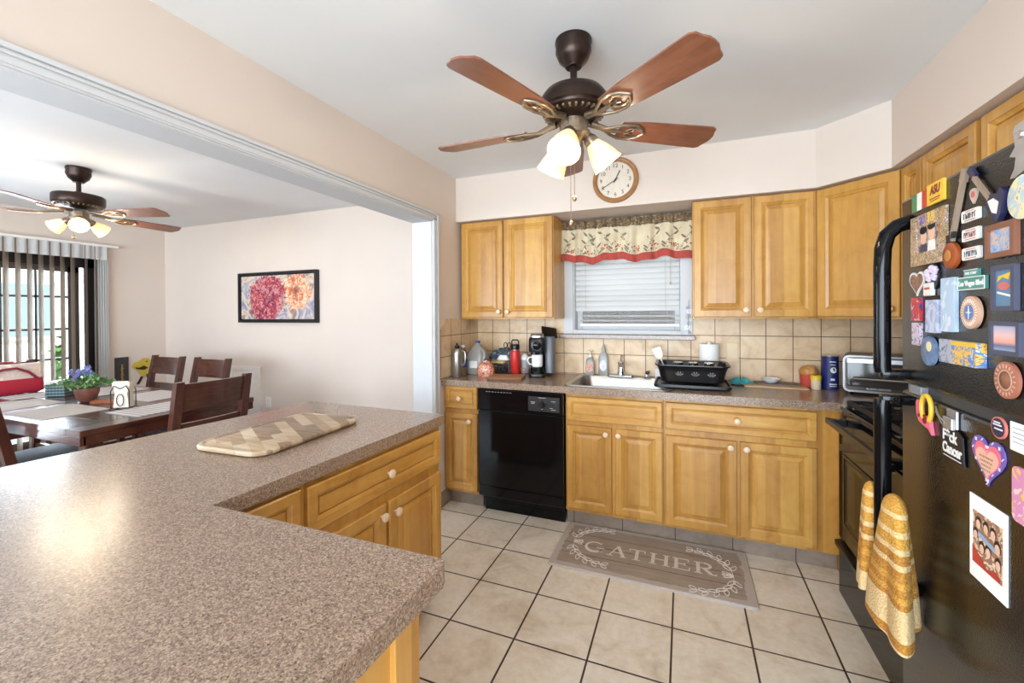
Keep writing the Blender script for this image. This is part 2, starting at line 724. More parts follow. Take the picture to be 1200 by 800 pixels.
# white casing round the opening
mb = MB()
for i, (z0, z1, t) in enumerate(((2.026, 2.085, .012), (2.032, 2.050, .018), (2.056, 2.066, .018), (2.070, 2.085, .022))):
    mb.box(XL, XL + t, YB, 2.625, z0, z1, bev=.002)
for (y0, y1, t) in ((2.556, 2.622, .012), (2.562, 2.580, .018), (2.586, 2.596, .018), (2.603, 2.622, .022)):
    mb.box(XL, XL + t, y0, y1, 0, 2.085, bev=.002)
mb.box(-1.755, XL + .002, YB, 2.556, 2.020, 2.030)
mb.box(-1.755, XL + .002, 2.548, 2.560, 0, 2.030)
mb.box(-1.773, -1.755, 2.548, 2.63, 0, 2.09)
mb.box(-1.773, -1.755, YB, 2.63, 2.02, 2.09)
struct(mb.build('trim_1', 'white'))

# baseboards
mb = MB()
mb.box(XD, -1.755, YW - .015, YW, 0, .10, bev=.003)
struct(mb.build('baseboard_front', 'white'))
mb = MB()
mb.box(XD, XD + .015, DY1 + .09, YW - .015, 0, .10, bev=.003)
mb.box(XD, XD + .015, YB, DY0 - .07, 0, .10, bev=.003)
struct(mb.build('baseboard_left', 'white'))
mb = MB()
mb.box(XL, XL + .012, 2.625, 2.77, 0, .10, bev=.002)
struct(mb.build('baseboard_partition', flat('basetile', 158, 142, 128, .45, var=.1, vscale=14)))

# backsplash tiles
mb = MB()
mb.box(XL, XR, YW - .008, YW, .905, WZ0 - .047)
mb.box(XL, WX0 - .075, YW - .008, YW, WZ0 - .047, 1.345)
mb.box(WX1 + .072, XR, YW - .008, YW, WZ0 - .047, 1.345)
struct(mb.build('trim_2', 'splash_x'))
mb = MB()
mb.prism([(2.626, .905), (YW - .008, .905), (YW - .008, 1.345), (2.735, 1.345), (2.626, 1.233)], 0, .008, m=frame((XL, 0, 0), (0, 1, 0), (0, 0, 1), (1, 0, 0)))
struct(mb.build('trim_3', 'splash_y'))
mb = MB()
mb.box(XR - .008, XR, 2.56, YW - .008, .905, 1.345)
mb.box(XR - .008, XR, 1.7, 2.56, .905, 1.65)
struct(mb.build('trim_4', 'splash_y'))

# window over the sink: casing, sash, pane and granite sill
w = struct(MB().box(WX0 - .073, WX0 + .004, YW - .018, YW, WZ0 - .012, WZ1 + .075, bev=.003)
           .box(WX1 - .004, WX1 + .070, YW - .018, YW, WZ0 - .012, WZ1 + .075, bev=.003)
           .box(WX0 + .005, WX1 - .005, YW - .0175, YW, WZ1, WZ1 + .075, bev=.003)
           .box(WX0 + .005, WX1 - .005, YW - .0175, YW + .03, WZ0 - .012, WZ0 + .018, bev=.003)
           .box(WX0, WX0 + .012, YW + .001, YW + .14, WZ0 + .001, WZ1 - .001).box(WX1 - .012, WX1, YW + .001, YW + .14, WZ0 + .001, WZ1 - .001)
           .box(WX0 + .013, WX1 - .013, YW + .001, YW + .139, WZ1 - .013, WZ1 - .001).box(WX0 + .013, WX1 - .013, YW + .031, YW + .139, WZ0 + .001, WZ0 + .012)
           .build('window_1', 'white'))
INV['window_1'] = Matrix()
mb = MB()
for x0, x1, z0, z1 in ((WX0 + .013, WX0 + .05, WZ0 + .014, WZ1 - .014), (WX1 - .05, WX1 - .013, WZ0 + .014, WZ1 - .014), (WX0 + .051, WX1 - .051, WZ0 + .014, WZ0 + .045),
                       (WX0 + .051, WX1 - .051, WZ1 - .05, WZ1 - .014), (WX0 + .051, WX1 - .051, 1.51, 1.545)):
    mb.box(x0, x1, YW + .095, YW + .125, z0, z1, bev=.003)
mb.build('window_sash', 'white', w)
MB().box(WX0 + .04, WX1 - .04, YW + .108, YW + .112, WZ0 + .04, WZ1 - .04).build('window_pane', 'pane', w)
struct(MB().box(-.893, .072, 3.195, YW, 1.187, 1.219, bev=.004).build('window_sill', 'counter'))


def bowed_slat(mb, x0, x1, y, z, tilt, wdt=.05):
    def fn(u, v):
        t = (v - .5)
        yy, zz = t * wdt, .009 * (1 - 4 * t * t)
        return (x0 + (x1 - x0) * u, y + yy * math.cos(tilt) - zz * math.sin(tilt), z + yy * math.sin(tilt) + zz * math.cos(tilt))
    mb.grid(fn, 2, 5)


bl = thing('window_blind', 'white horizontal slat blind in the window over the sink, lowest slats open', 'blind', ((WX0 + WX1) / 2, YW + .04, WZ0 + .02))
z = 1.775
k = 0
while z > 1.40:
    mb = MB()
    bowed_slat(mb, WX0 + .016, WX1 - .016, YW + .04, z, rad(60))
    o = mb.build('slat', 'slat', bl, smooth=True, world=True)
    z -= .040
for z in (1.352, 1.318):
    mb = MB()
    bowed_slat(mb, WX0 + .05, WX1 - .016, YW + .04, z, rad(5))
    mb.build('slat', 'slat', bl, smooth=True, world=True)
MB().box(WX0 + .05, WX1 - .016, YW + .018, YW + .062, 1.278, 1.298, bev=.003).build('bottom_rail', 'whiteplastic', bl, world=True)
MB().box(WX0 + .014, WX1 - .014, YW + .012, YW + .066, 1.765, 1.797, bev=.003).build('headrail', 'whiteplastic', bl, world=True)
mb = MB()
for x in (-.70, -.12):
    mb.tube([(x, YW + .012, 1.77), (x, YW + .012, 1.285)], .0012, 5)
mb.build('ladder_cord', flat('cord', 176, 168, 156), bl, world=True)
MB().tube([(-.085, YW - .0, 1.77), (-.085, YW - .0, 1.60)], .002, 6).lathe([(.002, .02), (.006, .012), (.007, 0), (0, 0)], 10, m=TM((-.085, YW, 1.58))).build('pull_cord', flat('cord', 176, 168, 156), bl, world=True)

# unseen rear windows, added behind the camera to frame the fill lamps
for i, (x0, x1, z0, z1) in enumerate(((-5.3, -2.9, .7, 2.2), (-2.6, 1.1, .12, 2.25))):
    mb = MB()
    for a in ((x0, x0 + .05, z0, z1), (x1 - .05, x1, z0, z1), (x0, x1, z0, z0 + .05), (x0, x1, z1 - .05, z1), ((x0 + x1) / 2 - .03, (x0 + x1) / 2 + .03, z0, z1)):
        mb.box(a[0], a[1], YB - .08, YB, a[2], a[3])
    w = struct(mb.build('window_%d' % (i + 2), 'white'))
    INV[w.name] = Matrix()
    MB().box(x0 + .05, x1 - .05, YB - .05, YB - .044, z0 + .05, z1 - .05).build('window_pane', 'pane', w)

# sliding glass door of the dining room
flat('doorframe', 34, 28, 28, .4)
flat('doorstile', 66, 52, 44, .45)
mb = MB()
mb.box(XD - .10, XD + .004, 2.50, DY1, 0, DZ).box(XD - .10, XD + .004, DY0, DY0 + .07, 0, DZ)
mb.box(XD - .10, XD + .004, DY0, DY1, 1.885, DZ).box(XD - .10, XD + .004, DY0, DY1, 0, .06)
d = struct(mb.build('door_1', 'doorframe'))
INV['door_1'] = Matrix()
mb = MB()
mb.box(XD - .07, XD - .03, 2.385, 2.475, .06, 1.885).box(XD - .07, XD - .03, 1.30, 1.39, .06, 1.885).box(XD - .07, XD - .03, DY0 + .07, DY0 + .15, .06, 1.885)
mb.box(XD - .07, XD - .03, DY0, 2.475, .06, .18).box(XD - .07, XD - .03, DY0, 2.475, 1.83, 1.885)
mb.build('door_sash', 'doorstile', d)
mb = MB()
for z in (.36, .655, .949, 1.25, 1.576):
    mb.box(XD - .06, XD - .04, DY0 + .1, 2.40, z - .011, z + .011)
for i in range(9):
    y = 2.39 - .235 * (i + 1)
    mb.box(XD - .06, XD - .04, y - .009, y + .009, .15, 1.85)
mb.build('door_muntin', 'doorframe', d)
MB().box(XD - .052, XD - .048, DY0 + .1, 2.42, .15, 1.85).build('door_pane', 'pane', d)
mb = MB()
for (y0, y1, z0, z1) in ((DY1, DY1 + .075, 0, DZ + .07), (DY0 - .07, DY0, 0, DZ + .07), (DY0 - .07, DY1 + .07, DZ, DZ + .07)):
    mb.box(XD, XD + .018, y0, y1, z0, z1, bev=.003)
mb.build('door_casing', 'white', d)

vb = thing('vertical_blind', 'open white vertical blind with a sheer top band hung across the sliding door', 'blind', (XD + .06, 1.4, 0))
MB().box(XD + .03, XD + .09, DY0 - .05, 2.76, 2.115, 2.140, bev=.003).build('headrail', 'whiteplastic', vb, world=True)


def wavy(u, v):
    y = DY0 - .05 + u * (2.655 - DY0 + .05)
    return (XD + .085 + .008 * math.sin(y * 81), y, 1.975 + v * .142)


MB().grid(wavy, 260, 2).build('top_band', 'sheer', vb, smooth=True, world=True)
MB().grid(lambda u, v: (XD + .06 + .014 * math.sin(u * 26), 2.588 + u * .085, .04 + v * 2.075), 40, 2).build('stacked_panel', 'slat', vb, smooth=True, world=True)
ys = [2.576, 2.496] + [2.39 - .0775 * i for i in range(26)]
for i, y in enumerate(ys):
    m4 = TM((XD + .06, y, 0), rad(46 if i > 1 else 52))
    MB().grid(lambda u, v: (.004 * (1 - 4 * (v - .5) ** 2), (v - .5) * .085, .05 + u * 2.06), 1, 4, m=m4).build('vane', 'vane', vb, smooth=True, world=True)

# outside the sliding door: a terrace, a pale house, a shrub and a fence; outside the sink window a brown fence
struct(MB().box(-40, XD - .1, -22, 24, -.4, -.12).build('terrace', flat('paving', 178, 176, 170, .8)))
struct(MB().box(XD - .1, 8, 3.4, 24, -.4, -.12).build('yard', flat('lawn', 96, 120, 70, .9)))
struct(MB().box(XD - .1, 8, -22, -3.3, -.4, -.12).build('back_yard', flat('lawn', 96, 120, 70, .9)))
h = thing('house', 'pale sided neighbouring house seen through the sliding door', 'house', (-14, 5.4, -.12))
siding = plain('pale_siding', c(228, 226, 218), .7)
mb = MB()
mb.box(-16, -12.2, 1.5, 9.5, -.12, 3.0)
for i in range(24):
    mb.box(-12.2, -12.185, 1.5, 9.5, .0 + i * .12, .105 + i * .12)
mb.build('wall', siding, h, world=True)
MB().prism([(1.1, 2.95), (9.9, 2.95), (5.5, 4.9)], -16.2, -11.9, m=frame((0, 0, 0), (0, 1, 0), (0, 0, 1), (1, 0, 0))).build('roof', flat('rooftile', 150, 152, 158, .8), h, world=True)
for y in (4.3, 6.0, 7.6):
    f = MB().box(-12.19, -12.13, y - .5, y + .5, .9, 2.1, bev=.01).build('window', 'white', h, world=True)
    MB().box(-12.135, -12.12, y - .42, y + .42, .98, 2.02).build('pane', flat('dimpane', 150, 172, 180, .1), f, world=True)
flat('leafgreen', 84, 128, 62, .6, var=.25)
flat('bark', 88, 66, 50, .9)


def leaf_cloud(mb, n, cen, sc, size, seed):
    rnd = random.Random(seed)
    for _ in range(n):
        while True:
            p = Vector([rnd.uniform(-1, 1) for _ in range(3)])
            if p.length < 1:
                break
        q = Vector((cen[0] + p.x * sc[0], cen[1] + p.y * sc[1], cen[2] + p.z * sc[2]))
        a = Vector([rnd.gauss(0, 1) for _ in range(3)]).normalized()
        b = a.orthogonal().normalized()
        s_ = size * rnd.uniform(.7, 1.3)
        vs = [mb.bm.verts.new(mb.m @ (q + v)) for v in (-a * s_, b * s_ * .4, a * s_, -b * s_ * .4)]
        mb.bm.faces.new(vs)


for i, (x, y, s_, lb) in enumerate(((-8.9, 3.95, .8, 'small green shrub right of the sliding door view, by the pale house'), (-10.5, 1.0, 1.1, 'broad green shrub left of the pale house outside the sliding door'))):
    t = thing('shrub', lb, 'shrub', (x, y, -.12))
    mb = MB()
    leaf_cloud(mb, 900, (0, 0, .95 * s_), (.6 * s_, .6 * s_, .8 * s_), .09, 11 + i)
    mb.build('foliage', 'leafgreen', t, fix=False)
    MB().tube([(0, 0, 0), (.02, 0, .5 * s_), (0, .02, .9 * s_)], [.04, .03, .015], 8).build('stem', 'bark', t)
t = thing('yard_fence', 'brown board fence seen between the open slats of the sink window', 'fence', (-.4, 5.0, -.12))
mb = MB()
for i in range(34):
    mb.box(-3.4 + i * .18, -3.222 + i * .18, 5.0, 5.03, -.12, 1.75, bev=.006, seg=1)
mb.build('board_panel', plain('brown_fence', c(74, 56, 36), .8), t, world=True)
MB().box(-3.4, 2.7, 5.03, 5.08, .3, .39).box(-3.4, 2.7, 5.03, 5.08, 1.4, 1.49).build('rail', 'bark', t, world=True)
# ================================================================== CABINETS, COUNTERS, APPLIANCES
def raised(mb, w, h, m, fw=.055, t=.02, panel=True):
    """one raised-panel door or drawer front, lower left at the origin, facing +z of m"""
    def R(i, z):
        return [(i, i, z), (w - i, i, z), (w - i, h - i, z), (i, h - i, z)]
    L = [R(0, 0), R(0, t - .004), R(.004, t), R(fw - .017, t), R(fw - .0155, t - .0028), R(fw - .002, t - .0105), R(fw - .0005, t - .017), R(fw + .003, t - .017)] if panel else [R(0, 0), R(0, t - .004), R(.004, t), R(fw - .012, t), R(fw - .0105, t - .003), R(fw - .001, t - .008), R(fw, t - .013), R(fw + .003, t - .013), R(fw + .0045, t - .008)]
    if panel:
        L += [R(fw + .005, t - .013), R(fw + .025, t - .0055), R(fw + .0255, t - .002), R(fw + .027, t - .0015)]
    mb.loft(L, m=m)


KN = [(.0055, 0), (.0055, .012), (.0075, .014), (.0165, .017), (.0175, .021), (.016, .026), (.011, .029), (0, .030)]


def knob(parent, p, n, world=True):
    z = Vector(n).normalized()
    x = Vector((0, 0, 1)).cross(z).normalized()
    y = z.cross(x)
    MB(frame(p, x, y, z)).lathe(KN, 16).build('knob', 'knob', parent, smooth=True, world=world)


def front(name, parent, o, ux, w, h, knob_uv=None, fw=.055, grain=None):
    """door/drawer front at o (lower left, world), running along unit ux, facing n = ux x up"""
    ux = Vector(ux)
    n = ux.cross(Vector((0, 0, 1)))
    mb = MB()
    raised(mb, w, h, frame(o, ux, (0, 0, 1), n), fw, panel='drawer' not in name)
    d = mb.build(name, grain or ('maple_h' if 'drawer' in name else 'maple_v'), parent, world=True)
    if knob_uv:
        p = Vector(o) + ux * knob_uv[0] + Vector((0, 0, knob_uv[1])) + n * .019
        knob(d, p, n)
    return d


YF, YT = 2.72, 2.765     # base-cabinet face frame, toe kick
X1 = (1, 0, 0)


def base(name, label, x0, x1, fronts):
    t = thing(name, label, 'cabinet', ((x0 + x1) / 2, YF, 0), group='base cabinets along the sink wall')
    if 'sink' in label:
        MB().box(x0, x1, YF, YF + .02, .10, .868).box(x0, x0 + .018, YF + .02, YW - .02, .10, .868).box(x1 - .018, x1, YF + .02, YW - .02, .10, .868).box(x0 + .018, x1 - .018, YF + .02, YW - .02, .10, .118).box(x0, x1, YW - .02, YW - .01, .10, .868).build('body', 'maple_v', t, world=True)
    else:
        MB().box(x0, x1, YF, YW - .01, .10, .868).build('body', 'maple_v', t, world=True)
    for nm, a, b, z0, z1, kn, fw in fronts:
        front(nm, t, (a, YF, z0), X1, b - a, z1 - z0, kn, fw)
    return t


base('base_cabinet', 'narrow maple base cabinet with one drawer and one door left of the dishwasher', -1.616, -1.345,
     [('drawer', -1.612, -1.352, .702, .862, (.125, .075), .036), ('door', -1.612, -1.352, .12, .672, (.205, .50), .055)])
base('base_cabinet', 'maple sink base cabinet with two doors below a knobless panel, right of the dishwasher', -.715, -.113,
     [('drawer_front', -.705, -.120, .690, .842, None, .040), ('door', -.705, -.419, .125, .660, (.252, .497), .055), ('door', -.398, -.120, .125, .660, (.022, .497), .055)])
base('base_cabinet', 'wide maple base cabinet with a full-width drawer over two doors beside the stove', -.111, .758,
     [('drawer', -.102, .655, .690, .848, (.378, .08), .044), ('door', -.102, .276, .118, .652, (.345, .50), .058), ('door', .292, .655, .118, .652, (.03, .50), .058)])
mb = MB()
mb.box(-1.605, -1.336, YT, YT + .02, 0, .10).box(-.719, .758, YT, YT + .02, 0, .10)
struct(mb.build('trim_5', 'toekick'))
t = thing('corner_cabinet', 'hidden maple corner base cabinet under the counter beside the stove', 'cabinet', (1.0, 2.9, 0))
MB().box(.760, XR - .01, 2.60, YW - .01, 0, .868).build('body', 'maple_v', t, world=True)

# worktop of the sink wall, with the sink cut out
CT, CB = .910, .868
mb = MB()
hole = rrect(.600, .475, .05, 5, cx=-.400, cy=2.965)
mb.prism([(XL, YW - .008), (XL, 2.668), (.738, 2.668), (.758, 2.575), (XR - .008, 2.575), (XR - .008, YW - .008)], CB, CT, holes=[[(p[0], p[1]) for p in hole]])
wt = tag(mb.build('worktop', 'counter', origin=(0, 3, CB)), 'long beige speckled worktop along the tiled wall holding the sink', 'countertop')

sk = thing('kitchen_sink', 'stainless steel sink set into the worktop under the window', 'sink', (-.40, 2.965, CT))
L = [rrect(.655, .535, .05, 5, .001), rrect(.652, .532, .05, 5, .006), rrect(.60, .48, .05, 5, .006), rrect(.585, .465, .055, 5, .002), rrect(.57, .45, .06, 5, -.02), rrect(.545, .425, .07, 5, -.15), rrect(.48, .36, .08, 5, -.165)]
MB().loft(L, cap0=False).build('basin', 'steel', sk, smooth=True)
MB().lathe([(.04, -.1649), (.042, -.163), (.03, -.161), (.028, -.163), (0, -.163)], 20).build('drain', 'chrome', sk, smooth=True)

fc = thing('kitchen_faucet', 'chrome single-lever faucet behind the sink', 'faucet', (-.425, 3.195, CT + .007))
MB().loft([rrect(.19, .055, .026, 5, 0), rrect(.185, .05, .024, 5, .012), rrect(.17, .04, .019, 5, .016)]).build('base_plate', 'chrome', fc, smooth=True)
MB().lathe([(.026, .015), (.024, .03), (.02, .045), (.021, .085), (.024, .095), (.02, .108), (0, .110)], 18).build('body', 'chrome', fc, smooth=True)
MB().tube([(0, -.01, .075), (.005, -.05, .098), (.012, -.10, .104), (.016, -.135, .092), (.017, -.14, .078)], [.014, .012, .011, .011, .012], 10).build('spout', 'chrome', fc, smooth=True)
MB().tube([(0, 0, .105), (0, .012, .125), (.004, .022, .15)], [.008, .007, .009], 8).build('lever', 'chrome', fc, smooth=True)
sp = thing('side_sprayer', 'dark side sprayer standing in a ring right of the faucet', 'sprayer', (-.245, 3.19, CT + .007))
MB().lathe([(.022, 0), (.022, .006), (.014, .010), (.012, .022), (.015, .026)], 14).build('ring', 'chrome', sp, smooth=True)
MB().tube([(0, 0, .024), (0, 0, .035), (.02, 0, .04)], [.012, .013, .01], 10).build('nozzle', 'blackplastic', sp, smooth=True)

# ---- dishwasher
dw = thing('dishwasher', 'glossy black dishwasher with a control panel between the maple base cabinets', 'dishwasher', (-1.028, 2.70, 0))
x0, x1 = -1.332, -.722
MB().box(x0 + .005, x1 - .005, 2.72, 3.2, .10, .866).build('tub', 'blackplastic', dw, world=True)
MB().box(x0, x1, 2.682, 2.722, .190, .712, bev=.004).build('door', 'black', dw, world=True)
cp = MB().box(x0, x1, 2.676, 2.722, .716, .862, bev=.006).build('control_panel', 'black', dw, world=True)
MB().box(-.960, -.745, 2.672, 2.677, .735, .832, bev=.002).build('control_plate', flat('dwplate', 34, 34, 36, .35), cp, world=True)
fm = frame((-.862, 2.672, .788), (1, 0, 0), (0, 0, 1), (0, -1, 0))
MB(fm).lathe([(.028, 0), (.027, .006), (.02, .010), (.018, .024), (.016, .026), (0, .026)], 20).build('dial', 'blackplastic', cp, smooth=True, world=True)
MB(frame((-.785, 2.672, .786), (1, 0, 0), (0, 0, 1), (0, -1, 0))).lathe([(.012, 0), (.012, .006), (0, .007)], 16).build('push_button', 'blackplastic', cp, smooth=True, world=True)
mb = MB(frame((0, 2.6715, 0), (1, 0, 0), (0, 0, 1), (0, -1, 0)))
for (u, v, a, b) in ((-.925, .795, .03, .004), (-.925, .786, .022, .003), (-.862, .826, .05, .003), (-.785, .806, .03, .003), (-.862, .752, .012, .003), (-.80, .762, .02, .003), (-.785, .752, .03, .003)):
    mb.box(u - a / 2, u + a / 2, v - b / 2, v + b / 2, 0, .0006)
for i in range(9):
    mb.box(-1.27 + i * .022, -1.257 + i * .022, .842, .8445, -.0045, -.0042)
mb.build('panel_print', flat('greyprint', 190, 190, 190), cp, world=True)
MB().box(x0, x1, 2.686, 2.722, .118, .186, bev=.004).build('lower_panel', 'black', dw, world=True)
MB().box(x0 + .02, x1 - .01, 2.745, 2.765, .0, .115).build('kick_plate', 'black', dw, world=True)

# ---- upper cabinets
YU = 2.950
UB, UT = 1.340, 2.081


def upper(label, x0, x1, doors, y=YU):
    t = thing('wall_cabinet', label, 'cabinet', ((x0 + x1) / 2, y, UB), group='wall cabinets')
    MB().box(x0, x1, y, YW - .002, UB, UT - .002).build('body', 'maple_v', t, world=True)
    for a, b, kx in doors:
        front('door', t, (a, y, UB + .010), X1, b - a, UT - UB - .018, (kx, .042), .058)
    return t


upper('maple wall cabinet with two doors left of the window', -1.600, -.858, [(-1.594, -1.247, .318), (-1.236, -.862, .030)])
upper('maple wall cabinet with two doors right of the window', .055, .716, [(.060, .382, .290), (.394, .712, .030)])
t = thing('wall_cabinet', 'maple corner wall cabinet with one wide angled door', 'cabinet', (1.0, 2.95, UB), group='wall cabinets')
A, B_ = Vector((.720, 2.945, 0)), Vector((1.000, 2.655, 0))
MB().prism([(.718, YW - .002), (.718, 2.953), (1.008, 2.653), (XR - .002, 2.653), (XR - .002, YW - .002)], UB, UT - .002).build('body', 'maple_v', t, world=True)
ux = (B_ - A).normalized()
wd = (B_ - A).length
nn = ux.cross(Vector((0, 0, 1)))
o = A + ux * .004 + nn * .001 + Vector((0, 0, UB + .012))
front('door', t, o, ux, wd - .012, UT - UB - .022, (wd - .045, .04), .062)
XU = 1.005


def upper_right(label, y_far, y_near, zb, doors):
    t = thing('wall_cabinet', label, 'cabinet', (XU, (y_far + y_near) / 2, zb), group='wall cabinets')
    MB().box(XU, XR - .002, y_near, y_far, zb, UT - .002).build('body', 'maple_v', t, world=True)
    for a, b, kn in doors:
        front('door', t, (XU, a, zb + .01), (0, -1, 0), a - b, UT - zb - .02, kn, .056)


upper_right('narrow maple wall cabinet next to the angled corner cabinet', 2.650, 2.455, UB, [(2.645, 2.46, (.155, .04))])
upper_right('maple wall cabinet over the stove, partly behind the fridge top', 2.452, 2.055, 1.66, [(2.446, 2.075, (.335, .04))])
upper_right('maple wall cabinet over the fridge with a round pale knob', 2.048, .86, 1.80, [(2.042, 1.46, (.33, .195)), (1.452, .868, (.05, .195))])

# ---- stove
st = thing('stove', 'black gas stove with a long bar handle between worktop and fridge', 'stove', (.70, 2.19, 0))
ys0, ys1 = 1.815, 2.560
MB().box(.735, XR - .02, ys0, ys1, .02, .895).build('body', 'blackplastic', st, world=True)
MB().box(.715, XR - .015, ys0 - .002, ys1 + .002, .895, .915, bev=.005).build('cooktop', 'black', st, world=True)
MB().loft([[(.715, y, .812), (.735, y, .812), (.735, y, .900), (.722, y, .900)] for y in (ys0, ys1)]).build('control_strip', 'black', st, world=True)
od = MB().box(.708, .736, ys0 + .002, ys1 - .002, .275, .806, bev=.004).build('oven_door', 'black', st, world=True)
mb = MB(frame((.708, ys1 - .08, .36), (0, -1, 0), (0, 0, 1), (-1, 0, 0)))
w_, h_ = ys1 - ys0 - .16, .34
Rr = lambda i, z: [(i, i, z), (w_ - i, i, z), (w_ - i, h_ - i, z), (i, h_ - i, z)]
mb.loft([Rr(0, -.002), Rr(0, .004), Rr(.012, .006), Rr(.02, .002), Rr(.05, -.001)])
mb.build('oven_window', 'black', od, world=True)
MB().bar((.655, ys1 - .030, .848), (.655, ys0 + .01, .848), .018, .024, up=(0, 0, 1)).box(.658, .715, ys1 - .09, ys1 - .055, .832, .862).box(.658, .715, ys0 + .055, ys0 + .09, .832, .862).build('oven_handle', 'blackplastic', od, world=True)
dr = MB().box(.708, .736, ys0 + .002, ys1 - .002, .0, .262, bev=.004).build('storage_drawer', 'black', st, world=True)
MB().loft([[(.708, y, .225), (.690, y, .235), (.688, y, .258), (.708, y, .262)] for y in (ys0 + .01, ys1 - .01)]).build('drawer_pull', 'black', dr, world=True)
for gy in (2.00, 2.375):
    mb = MB()
    for gx in (.87, 1.14):
        for k in range(4):
            a = PI / 4 + k * PI / 2
            mb.bar((gx + .03 * math.cos(a), gy + .03 * math.sin(a), .945), (gx + .13 * math.cos(a), gy + .13 * math.sin(a), .945), .010, .012)
        for q in ((-1, 0), (1, 0), (0, -1), (0, 1)):
            mb.bar((gx + q[0] * .04, gy + q[1] * .04, .945), (gx + q[0] * .13, gy + q[1] * .16, .945), .010, .012)
    for x in (.745, 1.005, 1.27):
        mb.bar((x, gy - .17, .938), (x, gy + .17, .938), .014, .018)
    for y in (gy - .17, gy + .17):
        mb.bar((.745, y, .938), (1.27, y, .938), .014, .018)
        for x in (.75, 1.265):
            mb.box(x - .008, x + .008, y - .008, y + .008, .914, .94)
    mb.build('grate', 'blackmatte', st, world=True)
    for gx in (.87, 1.14):
        MB(TM((gx, gy, .914))).lathe([(.05, 0), (.048, .008), (.035, .012), (.034, .02), (.028, .024), (0, .024)], 20).build('burner', 'blackmatte', st, smooth=True, world=True)
bp = MB().box(1.25, XR - .012, ys0, ys1, .915, 1.06, bev=.01).build('back_panel', 'black', st, world=True)
for i in range(5):
    MB(frame((1.25, ys0 + .10 + i * .136, .99), (0, 1, 0), (0, 0, 1), (-1, 0, 0))).lathe([(.022, 0), (.02, .014), (.018, .018), (0, .018)], 16).build('burner_knob', 'blackplastic', bp, smooth=True, world=True)

# ---- fridge
FA = rad(-1.6)
FR = TM((.604, 1.62, 0), FA)
FRI = FR.inverted()
MAT['fridge'] = plain('black_textured_fridge', c(30, 28, 27), .23, var=.1)
_n = N('black_orange_peel')
_n.set(Roughness=.15)
_n.col(c(16, 16, 17))
_n.b.inputs['Specular IOR Level'].default_value = .25
_f2 = _n.noise(_n.coords(), 230, 2, .5)
_n.bump(_f2, .38, .0018)
_n.b.inputs['Coat Weight'].default_value = .35
_n.b.inputs['Coat IOR'].default_value = 1.65
_n.b.inputs['Coat Roughness'].default_value = .08
_n.l(_n.b.inputs['Normal'].links[0].from_socket, _n.b.inputs['Coat Normal'])
MAT['fridge'] = _n.m
fr = thing('fridge', 'black fridge with textured doors covered in magnets', 'fridge', mat=FR)
GZ0, GZ1, FT = 1.150, 1.176, 1.709
W = .80
MB().box(.055, .70, -W, 0, .03, FT - .01, bev=.006).build('body', 'fridge', fr)
MB().box(.02, .66, -W + .02, -.02, 0, .04).build('base', 'blackplastic', fr)
MB().box(0, .052, -W, 0, GZ1, FT, bev=.008).build('freezer_door', 'fridge', fr)
MB().box(0, .052, -W, 0, .06, GZ0, bev=.008).build('lower_door', 'fridge', fr)
MB().box(.012, .056, -W + .01, -.01, GZ0 - .004, GZ1 + .004).build('door_gasket', flat('gasket', 60, 62, 66, .4), fr)
MB().box(-.004, .05, -.13, -.06, GZ0 + .001, GZ1 - .001, bev=.002).build('hinge_bracket', flat('greybracket', 130, 132, 136, .35), fr)
hy = -.052
def handle_pts(z_end, z_free, d):
    # leaves the door at z_end, bows out and returns at z_free
    return [(.004, hy, z_end), (-.028, hy, z_end + d * .012), (-.050, hy, z_end + d * .035), (-.060, hy, z_end + d * .075), (-.062, hy, z_end + d * .13), (-.062, hy, (z_end + z_free) / 2),
            (-.062, hy, z_free - d * .05), (-.062, hy, z_free - d * .018), (-.060, hy, z_free)]


mb = MB()
mb.tube(handle_pts(1.640, 1.205, -1), .0205, 16)
mb.box(-.066, .004, hy - .016, hy + .016, 1.186, 1.214, bev=.005)
mb.build('freezer_handle', 'black', fr, smooth=True)
mb = MB()
mb.tube(handle_pts(.575, 1.125, 1), .0205, 16)
mb.box(-.066, .004, hy - .016, hy + .016, 1.112, 1.140, bev=.005)
mb.build('lower_handle', 'black', fr, smooth=True)

# ---- peninsula
pen = [(-1.093, .711), (-1.040, 1.735), (-1.046, 1.745), (-1.885, 1.757), (-1.990, .650), (-2.045, .03), (-.445, .03), (-.424, .700), (-.430, .716)]
mb = MB()
mb.prism(pen, CB - .002, CT)
tag(mb.build('peninsula_worktop', 'counter', origin=(-1.2, .7, CB)), 'large L-shaped speckled worktop of the peninsula in the foreground', 'countertop')
PA = -math.atan2(.053, 1.024)
PM = TM((-1.118, .711, 0), PA)      # local +y runs along the face, +x faces the kitchen
pc = thing('peninsula_cabinet', 'maple peninsula cabinet with a wide drawer over two doors', 'cabinet', mat=PM)
MB().box(-.60, 0, .275, 1.015, .10, CB - .003).build('body', 'maple_v', pc)
MB().box(-.56, -.06, .30, .95, 0, .10).build('toe_kick', 'maple_h', pc)


def pfront(name, parent, y0, y1, z0, z1, kn, fw):
    mb = MB()
    raised(mb, y1 - y0, z1 - z0, frame((0, y0, z0), (0, 1, 0), (0, 0, 1), (1, 0, 0)), fw, panel=name != 'drawer')
    d = mb.build(name, 'maple_h' if name == 'drawer' else 'maple_v', parent)
    if kn:
        MB(frame((.019, y0 + kn[0], z0 + kn[1]), (0, 1, 0), (0, 0, 1), (1, 0, 0))).lathe(KN, 16).build('knob', 'knob', d, smooth=True)


